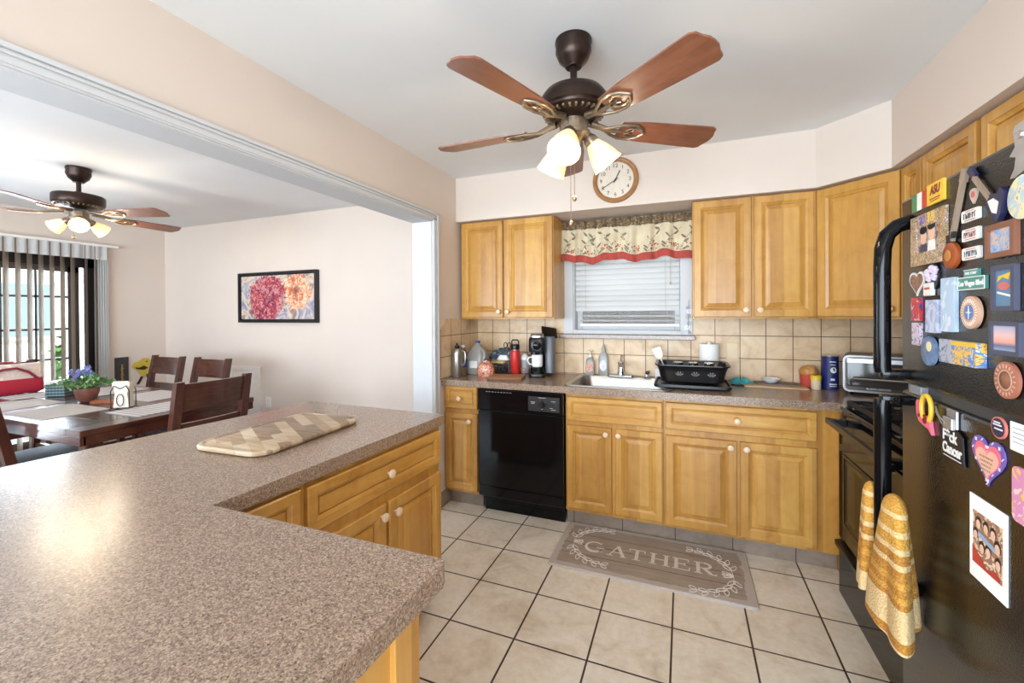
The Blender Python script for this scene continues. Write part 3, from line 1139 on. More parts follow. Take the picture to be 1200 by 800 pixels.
pfront('drawer', pc, .285, 1.005, .695, .845, (.365, .072), .045)
pfront('door', pc, .285, .640, .115, .655, (.325, .500), .058)
pfront('door', pc, .655, 1.008, .115, .655, (.032, .490), .058)
pc2 = thing('peninsula_cabinet', 'maple peninsula corner cabinet whose drawer shows in the counter notch', 'cabinet', mat=PM)
MB().box(-.60, 0, -.55, .273, .10, CB - .003).build('body', 'maple_v', pc2)
pfront('drawer', pc2, -.02, .262, .700, .850, None, .045)
pfront('door', pc2, -.02, .262, .115, .660, (.25, .49), .055)
MB().box(-.56, -.06, -.5, .265, 0, .10).build('toe_kick', 'maple_h', pc2)
pa = thing('peninsula_cabinet', 'maple peninsula end cabinet below the counter corner nearest the camera', 'cabinet', (-.46, .36, 0))
MB().box(-1.00, -.478, .07, .670, .10, CB - .003).build('body', 'maple_v', pa, world=True)
MB().box(-1.00, -.500, .10, .62, 0, .10).build('toe_kick', 'maple_h', pa, world=True)
MB().box(-.478, -.458, .60, .672, .0, CB - .003, bev=.002).box(-.478, -.470, .07, .60, .02, CB - .003).build('end_panel', 'maple_v', pa, world=True)
# ================================================================== CEILING FANS
def ceiling_fan(label, loc, blade_angles, motor_r, drum, shade_angles, power, R=.60, chains=()):
    t = thing('ceiling_fan', label, 'ceiling fan', loc, group='lit five-blade ceiling fans')
    MB().lathe([(.068, 0), (.070, -.012), (.066, -.02), (.068, -.045), (.055, -.075), (.034, -.095), (.030, -.102), (0, -.102)], 28).build('canopy', 'bronze', t, smooth=True)
    MB().cyl(.0135, -.185, -.09, 14).lathe([(.02, -.165), (.024, -.175), (.026, -.19)], 14).build('downrod', 'bronze', t, smooth=True)
    r = motor_r
    if drum:
        prof = [(.03, -.182), (r * .8, -.188), (r * .97, -.194), (r, -.202), (r, -.25), (r * .95, -.262), (r * .6, -.275), (.06, -.285), (0, -.285)]
    else:
        prof = [(.03, -.180), (r * .55, -.186), (r * .86, -.200), (r * .98, -.222), (r, -.238), (r * .99, -.262), (r * .94, -.268), (r * .93, -.276), (r * .72, -.292), (.07, -.305), (0, -.306)]
    mh = MB().lathe(prof, 36).build('motor_housing', 'bronze', t, smooth=True)
    mb = MB()
    for i in range(30):
        a = 2 * PI * i / 30
        mb.box(r * .55, r * .88, -.004, .004, -.004, .004, m=TM((0, 0, -.287 if not drum else -.268), a))
    mb.build('vent_fins', 'pewter', mh)
    out = [(.0, -.046), (.10, -.058), (.30, -.066), (.372, -.068), (.388, -.060), (.394, -.040), (.404, -.02), (.406, 0)]
    poly = out + [(x, -y) for x, y in reversed(out[:-1])]
    for a in blade_angles:
        m = TM((0, 0, -.322), rad(a))
        pitch = m @ TM((R - .406, 0, .0)) @ Matrix.Rotation(rad(-12), 4, 'X')
        b = MB().prism(poly, -.003, .003, m=pitch).build('blade', 'cherry', t)
        # the blade as its own frame so that the grain follows it
        me = b.data
        me.transform(pitch.inverted())
        b.matrix_local = pitch
        mb = MB()
        x0 = r * .55 - (R - .406)
        for s_ in (-1, 1):
            pts = [(x0, 0, .012), (-.06, .004 * s_, -.004), (-.03, .022 * s_, -.007), (.01, .040 * s_, -.007), (.055, .044 * s_, -.007), (.085, .026 * s_, -.007), (.105, .0, -.007)]
            mb.tube(pts, .0058, 8)
            pts = [(.085, .018 * s_, -.007), (.06, .028 * s_, -.007), (.035, .022 * s_, -.007), (.025, .008 * s_, -.007), (.042, .004 * s_, -.007), (.055, .012 * s_, -.007)]
            mb.tube(pts, .0045, 7)
        mb.tube([(x0, 0, .014), (-.07, 0, .004), (-.03, 0, -.006), (.02, 0, -.006)], [.013, .011, .008, .006], 8)
        o = mb.build('blade_iron', 'pewter', t, smooth=True)
        o.parent = b
    MB().lathe([(.045, -.300), (.052, -.305), (.052, -.345), (.062, -.350), (.062, -.362), (.04, -.372), (.02, -.392), (.008, -.396), (0, -.396)], 24).build('light_kit', 'pewter', t, smooth=True)
    for a in shade_angles:
        m = TM((0, 0, -.362), rad(a)) @ TM((.055, 0, 0)) @ Matrix.Rotation(rad(-38 if not drum else -58), 4, 'Y')
        # local -z points down and outwards
        arm = MB(m).lathe([(.012, .02), (.02, 0), (.026, -.010), (.027, -.028), (.022, -.030)], 16).build('shade_holder', 'pewter', t, smooth=True)
        k = .86 if drum else 1.0
        prof = [(.022, -.026), (.028, -.034), (.040, -.06), (.050, -.09), (.055, -.115), (.060, -.128), (.057, -.128), (.052, -.114), (.046, -.09), (.036, -.06), (.022, -.034)]
        sh = MB(m).lathe([(q * k, z * k) for q, z in prof], 24, cap0=False, cap1=False).build('lamp_shade', 'shade', t, smooth=True)
        bu = MB(m).sphere(.024, (0, 0, -.088), (1, 1, 1.25), 14).build('bulb', 'bulb', sh, smooth=True)
        p = Matrix.Translation(loc) @ m @ Vector((0, 0, -.150))
        point('bulb_light', p, power, (1, .84, .62), .035)
    for (x, y, ln) in chains:
        mb = MB().tube([(x, y, -.372), (x, y, -.372 - ln)], .0016, 5)
        mb.lathe([(.0, -.372 - ln), (.007, -.378 - ln), (.009, -.388 - ln), (.006, -.396 - ln), (0, -.400 - ln)], 10, m=TM((x, y, 0)))
        mb.build('pull_chain', 'pewter', t, smooth=True)
    return t


ceiling_fan('dark bronze ceiling fan with cherry blades and three lit shades over the kitchen floor', (-.384, 1.604, ZC), [34, 106, 178, 250, 322],
            .128, False, [268, 28, 148], 3.2, .59, ((.006, -.02, .215), (-.018, .02, .30)))
ceiling_fan('dark bronze ceiling fan with a flat drum motor over the dining table', (-3.924, 1.662, ZC), [18, 90, 162, 234, 306],
            .140, True, [217, 337, 97], 5.0, .64, ((.0, -.03, .10),))

# ================================================================== WALL CLOCK, VALANCE
CK = frame((-.415, 2.90, 2.257), (1, 0, 0), (0, 0, 1), (0, -1, 0))
ck = thing('wall_clock', 'round wooden wall clock on the soffit above the sink window', 'clock', mat=CK)
flat('clockwood', 168, 120, 74, .4, var=.15)
MB().lathe([(.118, .0), (.148, .0), (.150, .010), (.147, .024), (.138, .030), (.128, .026), (.124, .014), (.118, .012)], 48, cap0=False, cap1=False).build('case', 'clockwood', ck, smooth=True)
MB().lathe([(.126, .004), (.126, .010), (0, .010)], 40).build('face', flat('clockface', 226, 214, 198, .6), ck)
flat('ink', 46, 40, 38, .5)
mb = MB()
for i in range(1, 13):
    a = PI / 2 - 2 * PI * i / 12
    mb.text(str(i), .036, TM((.094 * math.cos(a), .094 * math.sin(a), .0105)), .0004)
for i in range(60):
    a = 2 * PI * i / 60
    mb.box(.114, .119 if i % 5 else .121, -.0006, .0006, .010, .0108, m=TM((0, 0, 0), a))
mb.build('numerals', 'ink', ck)
# both hands read about twenty to one
MB().bar((-.010, -.018, .014), (.030, .060, .014), .006, .001).build('hour_hand', 'ink', ck)
MB().bar((.02, .011, .016), (-.088, -.050, .016), .004, .001).build('minute_hand', 'ink', ck)
MB().cyl(.006, .010, .018, 12).build('pin', 'ink', ck)

va = thing('window_valance', 'leaf-patterned beige valance with a red hem over the sink window', 'valance', (-.405, 3.19, 1.9))


def val(u, zt, zb, v, amp=.016):
    x = -.872 + u * .930
    k = (1 - v)
    y = 3.185 - (amp * math.sin(u * 39 + 1.3 * math.sin(u * 9)) + .008 * math.sin(u * 91)) * (.45 + .55 * k) - .010 * k
    zb2 = zb + .012 * math.sin(u * 17 + .5) * 1 + .006 * math.sin(u * 41)
    return (x, y, zb2 + (zt - zb2) * v)


def valmat():
    n = N('valance_leaf_print')
    v = n.coords()
    base = n.ramp(n.noise(v, 14, 3), [(.35, c(206, 190, 158)), (.65, c(220, 206, 176))])
    k = base
    n.col(k)
    n.set(Roughness=.85)
    return n.m


MAT['valance'] = valmat()
MAT['valtop'] = palette('valance_ruffle_print', [c(62, 50, 40), c(118, 96, 70), c(160, 138, 104), c(92, 66, 50)], 60, .9)
MAT['hem'] = plain('valance_red_hem', c(176, 74, 64), .85, var=.1)
SH = lambda p: tuple(Vector(p) - Vector((-.405, 3.19, 1.9)))
MB().grid(lambda u, v: SH(val(u, 2.010, 1.812, v)), 180, 8).build('cloth', 'valance', va, smooth=True)
MB().grid(lambda u, v: SH(val(u, 1.813 + .012 * math.sin(u * 17 + .5) + .006 * math.sin(u * 41), 1.758, v)), 180, 3).build('hem', 'hem', va, smooth=True)
MB().grid(lambda u, v: SH((-.872 + u * .93, 3.175 - (.016 * math.sin(u * 75) + .008 * math.sin(u * 163)) * (.4 + .6 * abs(v - .5) * 2), 2.005 + v * .062 + .004 * math.sin(u * 57))), 220, 5).build('ruffle', 'valtop', va, smooth=True)


def on_cloth(x, z):
    """a point of the valance cloth at x (0..0.93 along) and z above its lower edge"""
    u = x / .93
    zb = 1.812 + .012 * math.sin(u * 17 + .5) + .006 * math.sin(u * 41)
    p = val(u, 2.010, 1.812, z / (2.010 - zb))
    return SH((p[0], p[1] - .0016, p[2]))


def patch(mb, cx, cz, rx, rz, ang, n=12, tip=.0):
    pts = []
    for i in range(n):
        t = 2 * PI * i / n
        px, pz = rx * math.cos(t), rz * math.sin(t) * (1 - tip * math.cos(t))
        pts.append((cx + px * math.cos(ang) - pz * math.sin(ang), cz + px * math.sin(ang) + pz * math.cos(ang)))
    vs = [mb.bm.verts.new(Vector(on_cloth(min(.928, max(.002, a)), b))) for a, b in pts]
    mb.bm.faces.new(vs)


rdv = random.Random(21)
mg_, mbr, mrd = MB(), MB(), MB()
for i in range(8):
    x0 = .045 + i * .118 + rdv.uniform(-.012, .012)
    lean = rdv.choice((-1, 1))
    for j in range(9):                                   # a branch as short thin dashes
        patch(mbr, x0 + lean * (.004 * j + .0009 * j * j), .030 + j * .016, .0105, .0016, PI / 2 - lean * (.25 + .09 * j), 8)
    for j in range(5):
        x = x0 + lean * (.004 * j * 1.8 + .003 * j * j)
        sd = 1 if j % 2 else -1
        patch(mg_ if (i + j) % 3 else mbr, x + sd * .018, .040 + j * .030, .020, .0075, sd * .7 + (PI if sd < 0 else 0), 12, .3)
    for j in range(9):                                   # berries low on the cloth
        patch(mrd, x0 + .045 + rdv.uniform(-.026, .026), .028 + rdv.uniform(-.014, .030), .0056, .0056, 0, 10)
    patch(mg_, x0 + .02, .018, .022, .006, .5, 12, .3)
    patch(mg_, x0 - .02, .020, .020, .006, 2.4, 12, .3)
mg_.build('cloth_print', flat('leafprint', 122, 124, 104, .9, var=.15), va)
mbr.build('branch_print', flat('branchprint', 136, 104, 84, .9, var=.15), va)
mrd.build('berry_print', flat('berryprint', 176, 84, 68, .9), va)
MB().tube([(-.47, .0, .125), (.468, 0, .125)], .008, 10).box(-.463, -.455, 0, .068, .12, .135).box(.452, .460, 0, .068, .12, .135).build('curtain_rod', 'pewter', va)

wo = thing('window_ornament', 'silver wire scroll ornament hanging on the right side of the window casing', 'ornament', (.032, YW - .030, 1.33))
mb = MB()
for i, (z, r) in enumerate(((.085, .013), (.055, .017), (.018, .020), (-.022, .016), (-.058, .019), (-.092, .012))):
    sg = 1 if i % 2 else -1
    mb.tube([(sg * .006 + (r * (1 - k / 26)) * math.cos(sg * k * .42 + i), 0, z + (r * (1 - k / 26)) * math.sin(sg * k * .42 + i)) for k in range(22)], .0013, 5)
mb.tube([(0, .002, .13), (.003, 0, .05), (-.003, 0, -.03), (.002, 0, -.10)], .0014, 5)
mb.tube([(0, .011, .128), (0, .002, .132), (0, .002, .12)], .0016, 5)
mb.build('scroll_wire', 'silver', wo, smooth=True)

# ================================================================== FLOOR MAT
mt = thing('floor_mat', 'grey wood-look kitchen mat lettered GATHER with leaf sprigs before the sink', 'mat', (-.19, 2.50, 0))
mw, mh = 1.025, .50
MAT['matgrey'] = plain('mat_pale_border', c(184, 172, 164), .85, var=.06, vscale=90)
MAT['matwood'] = wood('mat_plank_print', c(132, 118, 106), c(156, 141, 127), c(176, 161, 147), (4, 60, 4), .85, 0)
MAT['matprint'] = plain('mat_pale_print', c(222, 212, 202), .85, var=.06, vscale=160)
MB().loft([rrect(mw, mh, .02, 4, 0), rrect(mw, mh, .02, 4, .008), rrect(mw - .008, mh - .008, .018, 4, .012)]).build('border', 'matgrey', mt)
rnd = random.Random(3)
mb = MB()
rag = []
for i in range(41):
    rag.append((-.468 + .936 * i / 40, -.210 + rnd.uniform(-.004, .004)))
for i in range(21):
    rag.append((.468 + rnd.uniform(-.012, .012), -.210 + .42 * (i + .5) / 21))
for i in range(41):
    rag.append((.468 - .936 * i / 40, .214 + rnd.uniform(-.003, .003)))
for i in range(21):
    rag.append((-.475 + rnd.uniform(-.008, .008), .214 - .42 * (i + .5) / 21))
mb.prism(rag, .0115, .0124)
mb.build('plank_print', 'matwood', mt)
mb = MB()
for y in (-.105, .0, .112):
    mb.box(-.470, .466, y - .0016, y + .0016, .0122, .0128)
mb.build('plank_line', flat('matline', 66, 50, 42, .9), mt)
Z0, Z1 = .0122, .0130


def stroke(mb, p, q, w):
    mb.bar((p[0], p[1], (Z0 + Z1) / 2), (q[0], q[1], (Z0 + Z1) / 2), w, Z1 - Z0)


def letter(mb, ch, x, s):
    S_ = lambda a, b, w: stroke(mb, (x + a[0] * s, a[1] * s - .055), (x + b[0] * s, b[1] * s - .055), w * s)
    T_, t_ = .17, .06
    if ch == 'G':
        pts = []
        n = 26
        for i in range(n + 1):
            a = rad(48 + 290 * i / n)
            w = .07 + .11 * abs(math.sin((a - rad(90)) * .5)) ** 2
            pts.append((a, w))
        for (a, w), (b, w2) in zip(pts, pts[1:]):
            S_((.5 + .43 * math.cos(a), .5 + .46 * math.sin(a)), (.5 + .43 * math.cos(b), .5 + .46 * math.sin(b)), w)
        S_((.88, .12), (.88, .46), .14)
        S_((.62, .46), (1.02, .46), .06)
        S_((.80, .82), (.84, .98), .05)
    if ch == 'A':
        S_((.16, 0), (.52, .98), t_)
        S_((.50, .98), (.88, 0), T_)
        S_((.28, .34), (.72, .34), t_)
        S_((.02, .02), (.32, .02), .05)
        S_((.70, .02), (1.04, .02), .05)
    if ch == 'T':
        S_((.45, 0), (.45, .98), T_)
        S_((.05, .95), (.85, .95), t_)
        S_((.07, .74), (.07, .97), .05)
        S_((.83, .74), (.83, .97), .05)
        S_((.26, .02), (.64, .02), .05)
        S_((.36, .5), (.54, .5), .05)
    if ch == 'H':
        for xx in (.2, .82):
            S_((xx, 0), (xx, .98), T_)
            S_((xx - .18, .02), (xx + .18, .02), .05)
            S_((xx - .18, .96), (xx + .18, .96), .05)
        S_((.2, .5), (.82, .5), t_)
    if ch == 'E':
        S_((.2, 0), (.2, .98), T_)
        S_((.02, .02), (.80, .02), .06)
        S_((.02, .95), (.76, .95), .06)
        S_((.2, .5), (.6, .5), t_)
        S_((.80, 0), (.80, .24), .05)
        S_((.76, .74), (.76, .98), .05)
        S_((.6, .38), (.6, .62), .05)
    if ch == 'R':
        S_((.2, 0), (.2, .98), T_)
        S_((.02, .02), (.38, .02), .05)
        S_((.02, .95), (.5, .95), .06)
        pr = [(.5 + .26 * math.cos(rad(a)), .725 + .225 * math.sin(rad(a))) for a in range(90, -91, -15)]
        for a, b in zip(pr, pr[1:]):
            S_(a, b, .13)
        S_((.2, .5), (.5, .5), .06)
        S_((.44, .5), (.76, .08), .16)
        S_((.72, .06), (.98, .04), .07)
        S_((.98, .02), (1.0, .16), .05)


mb = MB()
for ch, x in zip('GATHER', (-.355, -.225, -.110, .005, .125, .235)):
    letter(mb, ch, x, .110)
mb.build('lettering', 'matprint', mt)


def leaf(mb, p, ang, L, w):
    m = TM((p[0], p[1], .0126), ang)
    pts = [(L * .5 + L * .5 * math.cos(a), w * math.sin(a) * (1 - .3 * math.cos(a)), 0) for a in [2 * PI * i / 14 for i in range(14)]]
    mb.tube(pts, .0021, 5, closed=True, m=m)


def sprig(mb, hub, a0, a1, n, L, bend):
    x, y = hub
    a = a0
    pts = [(x, y, .0126)]
    for i in range(n):
        a = a0 + (a1 - a0) * i / n
        x += L * math.cos(a)
        y += L * math.sin(a)
        pts.append((x, y, .0126))
        for s_ in (-1, 1):
            leaf(mb, (x, y), a + s_ * .65, .052 * (1 - .05 * i), .011)
    mb.tube(pts, .0016, 5)


for k in (1, -1):
    mb = MB()
    hub = (-.425 * k, .02 * k)
    fl = 0 if k == 1 else PI
    for d in (-.35, .1, .5):
        leaf(mb, hub, fl + d, .055, .010)
    sprig(mb, hub, fl + 1.55, fl - .25, 6, .050, 0)
    sprig(mb, hub, fl - 1.45, fl + .2, 6, .050, 0)
    mb.build('leaf_sprig', 'matprint', mt)

# ================================================================== THINGS ON THE SINK WORKTOP
C0 = CT + .0005


def ctop(name, label, cat, x, y, rz=0, group=None):
    return thing(name, label, cat, (x, y, C0), rz, group)


t = ctop('vacuum_flask', 'brushed steel flask with a black stopper at the left end of the worktop', 'flask', -1.562, 2.800)
MB().lathe([(.040, 0), (.042, .004), (.042, .165), (.040, .185), (.033, .205), (.028, .212), (0, .212)], 28).build('body', 'steel', t, smooth=True)
MB().lathe([(.016, .212), (.018, .216), (.018, .232), (.008, .238), (.006, .252), (0, .254)], 16).build('stopper', 'blackplastic', t, smooth=True)
mb = MB()
mb.tube([(.038, 0, .198), (.066, .0, .190), (.070, 0, .15), (.062, 0, .10), (.043, 0, .085)], .006, 8)
mb.build('handle', 'steel', t, smooth=True)
t = ctop('water_bottle', 'clear plastic water bottle with a blue label behind the steel flask', 'bottle', -1.572, 2.912)
MB().lathe([(.028, 0), (.032, .006), (.031, .05), (.033, .06), (.033, .12), (.031, .135), (.033, .15), (.024, .185), (.013, .205), (.013, .215), (0, .215)], 20).build('body', 'clearplastic', t, smooth=True)
MB().lathe([(.0335, .062), (.0335, .118)], 20, cap0=False, cap1=False).build('label', flat('bluelabel', 52, 74, 140, .5), t, smooth=True)
MB().lathe([(.015, .213), (.015, .228), (0, .229)], 14).build('cap', flat('whitecap', 235, 235, 238, .4), t, smooth=True)
t = ctop('milk_jug', 'translucent gallon jug with a blue cap beside the water bottle', 'jug', -1.505, 3.03)
L = [rrect(.135, .135, .03, 4, 0), rrect(.145, .145, .034, 4, .008), rrect(.145, .145, .034, 4, .125), rrect(.135, .135, .045, 4, .16), rrect(.10, .10, .045, 4, .195), rrect(.06, .06, .029, 4, .222), rrect(.036, .036, .017, 4, .232), rrect(.036, .036, .017, 4, .24)]
MB().loft(L).build('body', 'milkyplastic', t, smooth=True)
MB().cyl(.021, .238, .256, 18, bev=.002).build('cap', flat('bluecap', 58, 76, 150, .4), t, smooth=True)
MB().tube([(.055, -.045, .195), (.088, -.07, .17), (.092, -.075, .13), (.074, -.06, .105)], .011, 8).build('handle', 'milkyplastic', t, smooth=True)
MB().loft([[(-.035, -.0735, .05), (.03, -.0735, .05), (.03, -.0735, .105), (-.035, -.0735, .105)], [(-.035, -.0728, .05), (.03, -.0728, .05), (.03, -.0728, .105), (-.035, -.0728, .105)]]).build('label', 'paper', t)


def bag(name, lab, cat, x, y, w, d, h, mats, rz=0, seed=1):
    t = ctop(name, lab, cat, x, y, rz)
    rd = random.Random(seed)
    L = []
    for z, k in ((0, .9), (.01, 1), (h * .45, 1.02), (h * .8, .8), (h * .93, .45), (h, .5)):
        L.append([(p[0] * k + rd.uniform(-.004, .004), p[1] * (k if z < h * .85 else k * .4) + rd.uniform(-.004, .004), z) for p in rrect(w, d, min(w, d) * .35, 4)])
    MB().loft(L).build('bag', mats, t, smooth=True)
    return t


MAT['redbag'] = palette('red_snack_bag_print', [c(196, 40, 36), c(214, 150, 110), c(168, 30, 32), c(236, 214, 180), c(190, 60, 40), c(110, 60, 36)], 55, .25)
t = bag('bread_bag', 'red and tan printed bread bag behind the wooden cutting board', 'bag', -1.378, 2.912, .125, .09, .115, 'redbag', .2, 2)
MB().lathe([(.006, .108), (.009, .113), (.006, .118)], 10).build('tie', 'paper', t)
MAT['greycloth'] = palette('grey_patterned_cloth', [c(84, 90, 96), c(60, 64, 72), c(128, 170, 178), c(112, 116, 122)], 26, .8)
t = ctop('utensil_caddy', 'wire caddy stuffed with grey cloths and scissors under the wall cabinet', 'caddy', -1.370, 3.178, 0)
mb = MB()
for z in (.004, .05, .10):
    mb.tube([(p[0], p[1], z) for p in rrect(.22, .12, .02, 3)], .0025, 6, closed=True)
for p in rrect(.22, .12, .02, 1):
    mb.tube([(p[0], p[1], .002), (p[0], p[1], .10)], .002, 6)
mb.build('basket', 'silver', t)
MB().loft([[(q[0], q[1], z) for q in rrect(.20 * k, .10 * k, .03 * k, 4, 0, s_, 0)] for z, k, s_ in ((.006, .9, 0), (.08, 1, 0), (.13, 1.0, .01), (.17, .8, .02), (.19, .4, .03))]).build('cloth', 'greycloth', t, smooth=True)
MB().loft([[(q[0], q[1], z) for q in rrect(.10 * k, .05 * k, .02 * k, 4, 0, .03 + z * .1, -.05)] for z, k in ((.07, .9), (.11, 1), (.14, .6))]).build('napkin', 'paper', t, smooth=True)
mb = MB()
for s_ in (-1, 1):
    mb.tube([(.06 + s_ * .016 + .014 * math.cos(a), -.01, .215 + .022 * math.sin(a)) for a in [2 * PI * i / 12 for i in range(12)]], .0035, 6, closed=True)
    mb.bar((.06 + s_ * .010, -.01, .195), (.06 - s_ * .006, -.01, .08), .007, .002)
mb.build('scissors', 'blackplastic', t)
t = ctop('food_container', 'small clear lidded food container left of the red bottle', 'container', -1.328, 3.050, .03)
MB().loft([rrect(.10, .085, .015, 4, 0), rrect(.115, .10, .018, 4, .09), rrect(.111, .096, .016, 4, .09), rrect(.096, .081, .013, 4, .004)], True, True).build('tub', 'clearplastic', t, smooth=True)
MB().loft([rrect(.122, .107, .02, 4, .090), rrect(.122, .107, .02, 4, .1), rrect(.11, .095, .018, 4, .104)]).build('lid', flat('amberlid', 178, 160, 92, .3), t)
t = ctop('insulated_bottle', 'red insulated bottle with a black loop lid beside the coffee maker', 'bottle', -1.220, 3.11)
MB().lathe([(.035, 0), (.038, .004), (.038, .165), (.036, .178), (.030, .186), (0, .186)], 26).build('body', flat('redsteel', 206, 46, 40, .35), t, smooth=True)
MB().lathe([(.032, .184), (.032, .188), (.0, .188)], 22).build('neck_ring', 'steel', t, smooth=True)
lid = MB().lathe([(.033, .188), (.034, .192), (.034, .226), (.031, .230), (0, .230)], 22).build('lid', 'blackplastic', t, smooth=True)
MB().tube([(-.028, 0, .226), (-.029, 0, .25), (-.022, 0, .262), (.022, 0, .262), (.029, 0, .25), (.028, 0, .226)], .0055, 8).build('loop', 'blackplastic', lid, smooth=True)
t = ctop('shaker_cup', 'small frosted shaker cup with a handle ring, left of the white mug', 'cup', -1.158, 3.165)
MB().lathe([(.026, 0), (.032, .004), (.034, .105), (.030, .108), (0, .108)], 20).build('cup', 'milkyplastic', t, smooth=True)
MB().lathe([(.036, .106), (.036, .122), (.026, .140), (.012, .152), (0, .154)], 20).build('lid', 'whiteplastic', t, smooth=True)
MB().tube([(.0 + .014 * math.cos(a), -.034, .03 + .014 * math.sin(a)) for a in [2 * PI * i / 12 for i in range(12)]], .003, 6, closed=True).build('sticker', flat('pinkish', 206, 130, 130, .5), t, smooth=True)
t = ctop('cutting_board', 'striped wooden cutting board lying before the red bottle', 'cutting board', -1.190, 2.858, rad(7))
MAT['striped'] = palette('striped_board_wood', [c(150, 96, 58), c(186, 136, 88), c(206, 160, 112), c(128, 78, 48)], 9, .45, 0, 1)
_nb = N('board_stripes')
_wv = _nb.n('ShaderNodeTexWave', wave_type='BANDS', bands_direction='Y')
_wv.inputs['Scale'].default_value = 11
_wv.inputs['Distortion'].default_value = 1.4
_nb.l(_nb.coords(), _wv.inputs['Vector'])
_nb.col(_nb.ramp(_wv.outputs['Fac'], [(.2, c(128, 80, 48)), (.45, c(178, 124, 78)), (.8, c(206, 160, 112))]))
_nb.set(Roughness=.45)
MB().loft([rrect(.246, .17, .015, 4, 0), rrect(.25, .174, .017, 4, .004), rrect(.25, .174, .017, 4, .016), rrect(.246, .17, .015, 4, .02)]).build('board', _nb.m, t)

# coffee maker with the mug in front of it
cmk = ctop('coffee_maker', 'black single-cup coffee maker with its top flap raised, left of the sink', 'coffee maker', -1.025, 3.075, rad(16))
flat('coffeegrey', 96, 98, 104, .3)
MB().loft([rrect(.115, .25, .03, 5, 0), rrect(.12, .255, .032, 5, .006), rrect(.12, .255, .032, 5, .022), rrect(.112, .247, .03, 5, .028)]).build('base', 'blackplastic', cmk, smooth=True)
MB().loft([rrect(.112, .105, .03, 5, .02, 0, .07), rrect(.112, .105, .03, 5, .20, 0, .07)]).build('column', 'blackplastic', cmk, smooth=True)
hd = MB().loft([rrect(.120, .24, .035, 5, .185, 0, .004), rrect(.124, .246, .036, 5, .195, 0, .004), rrect(.124, .246, .036, 5, .275, 0, .004), rrect(.112, .23, .034, 5, .292, 0, .006)]).build('brew_head', 'blackplastic', cmk, smooth=True)
MB().loft([rrect(.098, .11, .03, 5, .285, 0, -.052), rrect(.10, .112, .03, 5, .305, 0, -.05), rrect(.085, .095, .03, 5, .318, 0, -.045)]).build('silver_lid', 'silver', hd, smooth=True)
MB().lathe([(.028, .0), (.03, .012), (.022, .016), (0, .017)], 18, m=frame((0, -.119, .235), (1, 0, 0), (0, 0, 1), (0, -1, 0))).build('button', 'black', hd, smooth=True)
MB().lathe([(.02, .185), (.016, .165), (0, .165)], 14, m=TM((0, -.07, 0))).build('spout', 'blackplastic', hd, smooth=True)
MB().loft([rrect(.072, .20, .028, 5, .03, .094, .02), rrect(.072, .20, .028, 5, .285, .094, .02), rrect(.062, .19, .025, 5, .296, .094, .02)]).build('water_tank', 'coffeegrey', cmk, smooth=True)
MB().box(-.060, .060, -.06, .06, -.006, .006, bev=.005, m=TM((.088, .050, .325), rad(12), rx=rad(34), ry=rad(10))).build('flap', 'blackplastic', cmk)
MB().loft([rrect(.10, .10, .035, 5, .028, 0, -.075), rrect(.10, .10, .035, 5, .070, 0, -.075), rrect(.09, .09, .03, 5, .074, 0, -.075)]).build('drip_tray', 'black', cmk, smooth=True)
m4 = TM((-1.025, 3.075, C0), rad(16)) @ TM((0, -.078, .0745))
mg = thing('coffee_mug', 'white coffee mug standing on the coffee maker tray', 'mug', mat=m4)
MB().lathe([(.028, 0), (.038, .004), (.041, .02), (.0415, .088), (.040, .09), (.037, .088), (.036, .012), (.02, .008), (0, .008)], 24).build('body', flat('china', 236, 238, 240, .15), mg, smooth=True)
MB().tube([(-.039, -.01, .074), (-.062, -.018, .070), (-.070, -.02, .047), (-.058, -.016, .024), (-.039, -.01, .018)], .0055, 8).build('handle', 'china', mg, smooth=True)

t = ctop('soap_dispenser', 'clear hand-soap pump bottle with orange print behind the sink', 'soap bottle', -.655, 3.222)
MB().loft([rrect(.062, .04, .014, 4, 0), rrect(.066, .044, .016, 4, .006), rrect(.066, .044, .016, 4, .10), rrect(.05, .036, .014, 4, .122), rrect(.026, .026, .012, 4, .13), rrect(.026, .026, .012, 4, .14)]).build('body', 'milkyplastic', t, smooth=True)
MB().box(-.025, .025, -.0232, -.0222, .03, .09).build('label', palette('soap_print', [c(236, 226, 214), c(206, 120, 84), c(240, 232, 224), c(214, 160, 130)], 90, .5), t)
MB().lathe([(.014, .138), (.014, .152), (.005, .154), (.005, .176), (.016, .178), (.016, .188), (0, .188)], 14).box(-.005, .005, -.045, 0, .178, .187, bev=.002).build('pump', 'whiteplastic', t, smooth=True)
t = ctop('dish_soap_bottle', 'clear dish-soap bottle with a white label next to the soap pump', 'soap bottle', -.555, 3.222)
MB().loft([rrect(.075, .042, .016, 4, 0), rrect(.08, .046, .018, 4, .006), rrect(.07, .042, .016, 4, .07), rrect(.076, .044, .017, 4, .13), rrect(.05, .036, .016, 4, .165), rrect(.026, .026, .012, 4, .18), rrect(.024, .024, .011, 4, .19)]).build('body', 'milkyplastic', t, smooth=True)
MB().prism(ellipse(.027, .042, 20), -.0008, .0008, m=frame((0, -.0235, .08), (1, 0, 0), (0, 0, 1), (0, -1, 0))).build('label', palette('dishsoap_print', [c(244, 242, 240), c(230, 230, 236), c(150, 156, 190), c(246, 246, 246)], 60, .5), t)
MB().lathe([(.016, .188), (.016, .205), (.008, .215), (.006, .235), (0, .236)], 14).build('cap', 'milkyplastic', t, smooth=True)

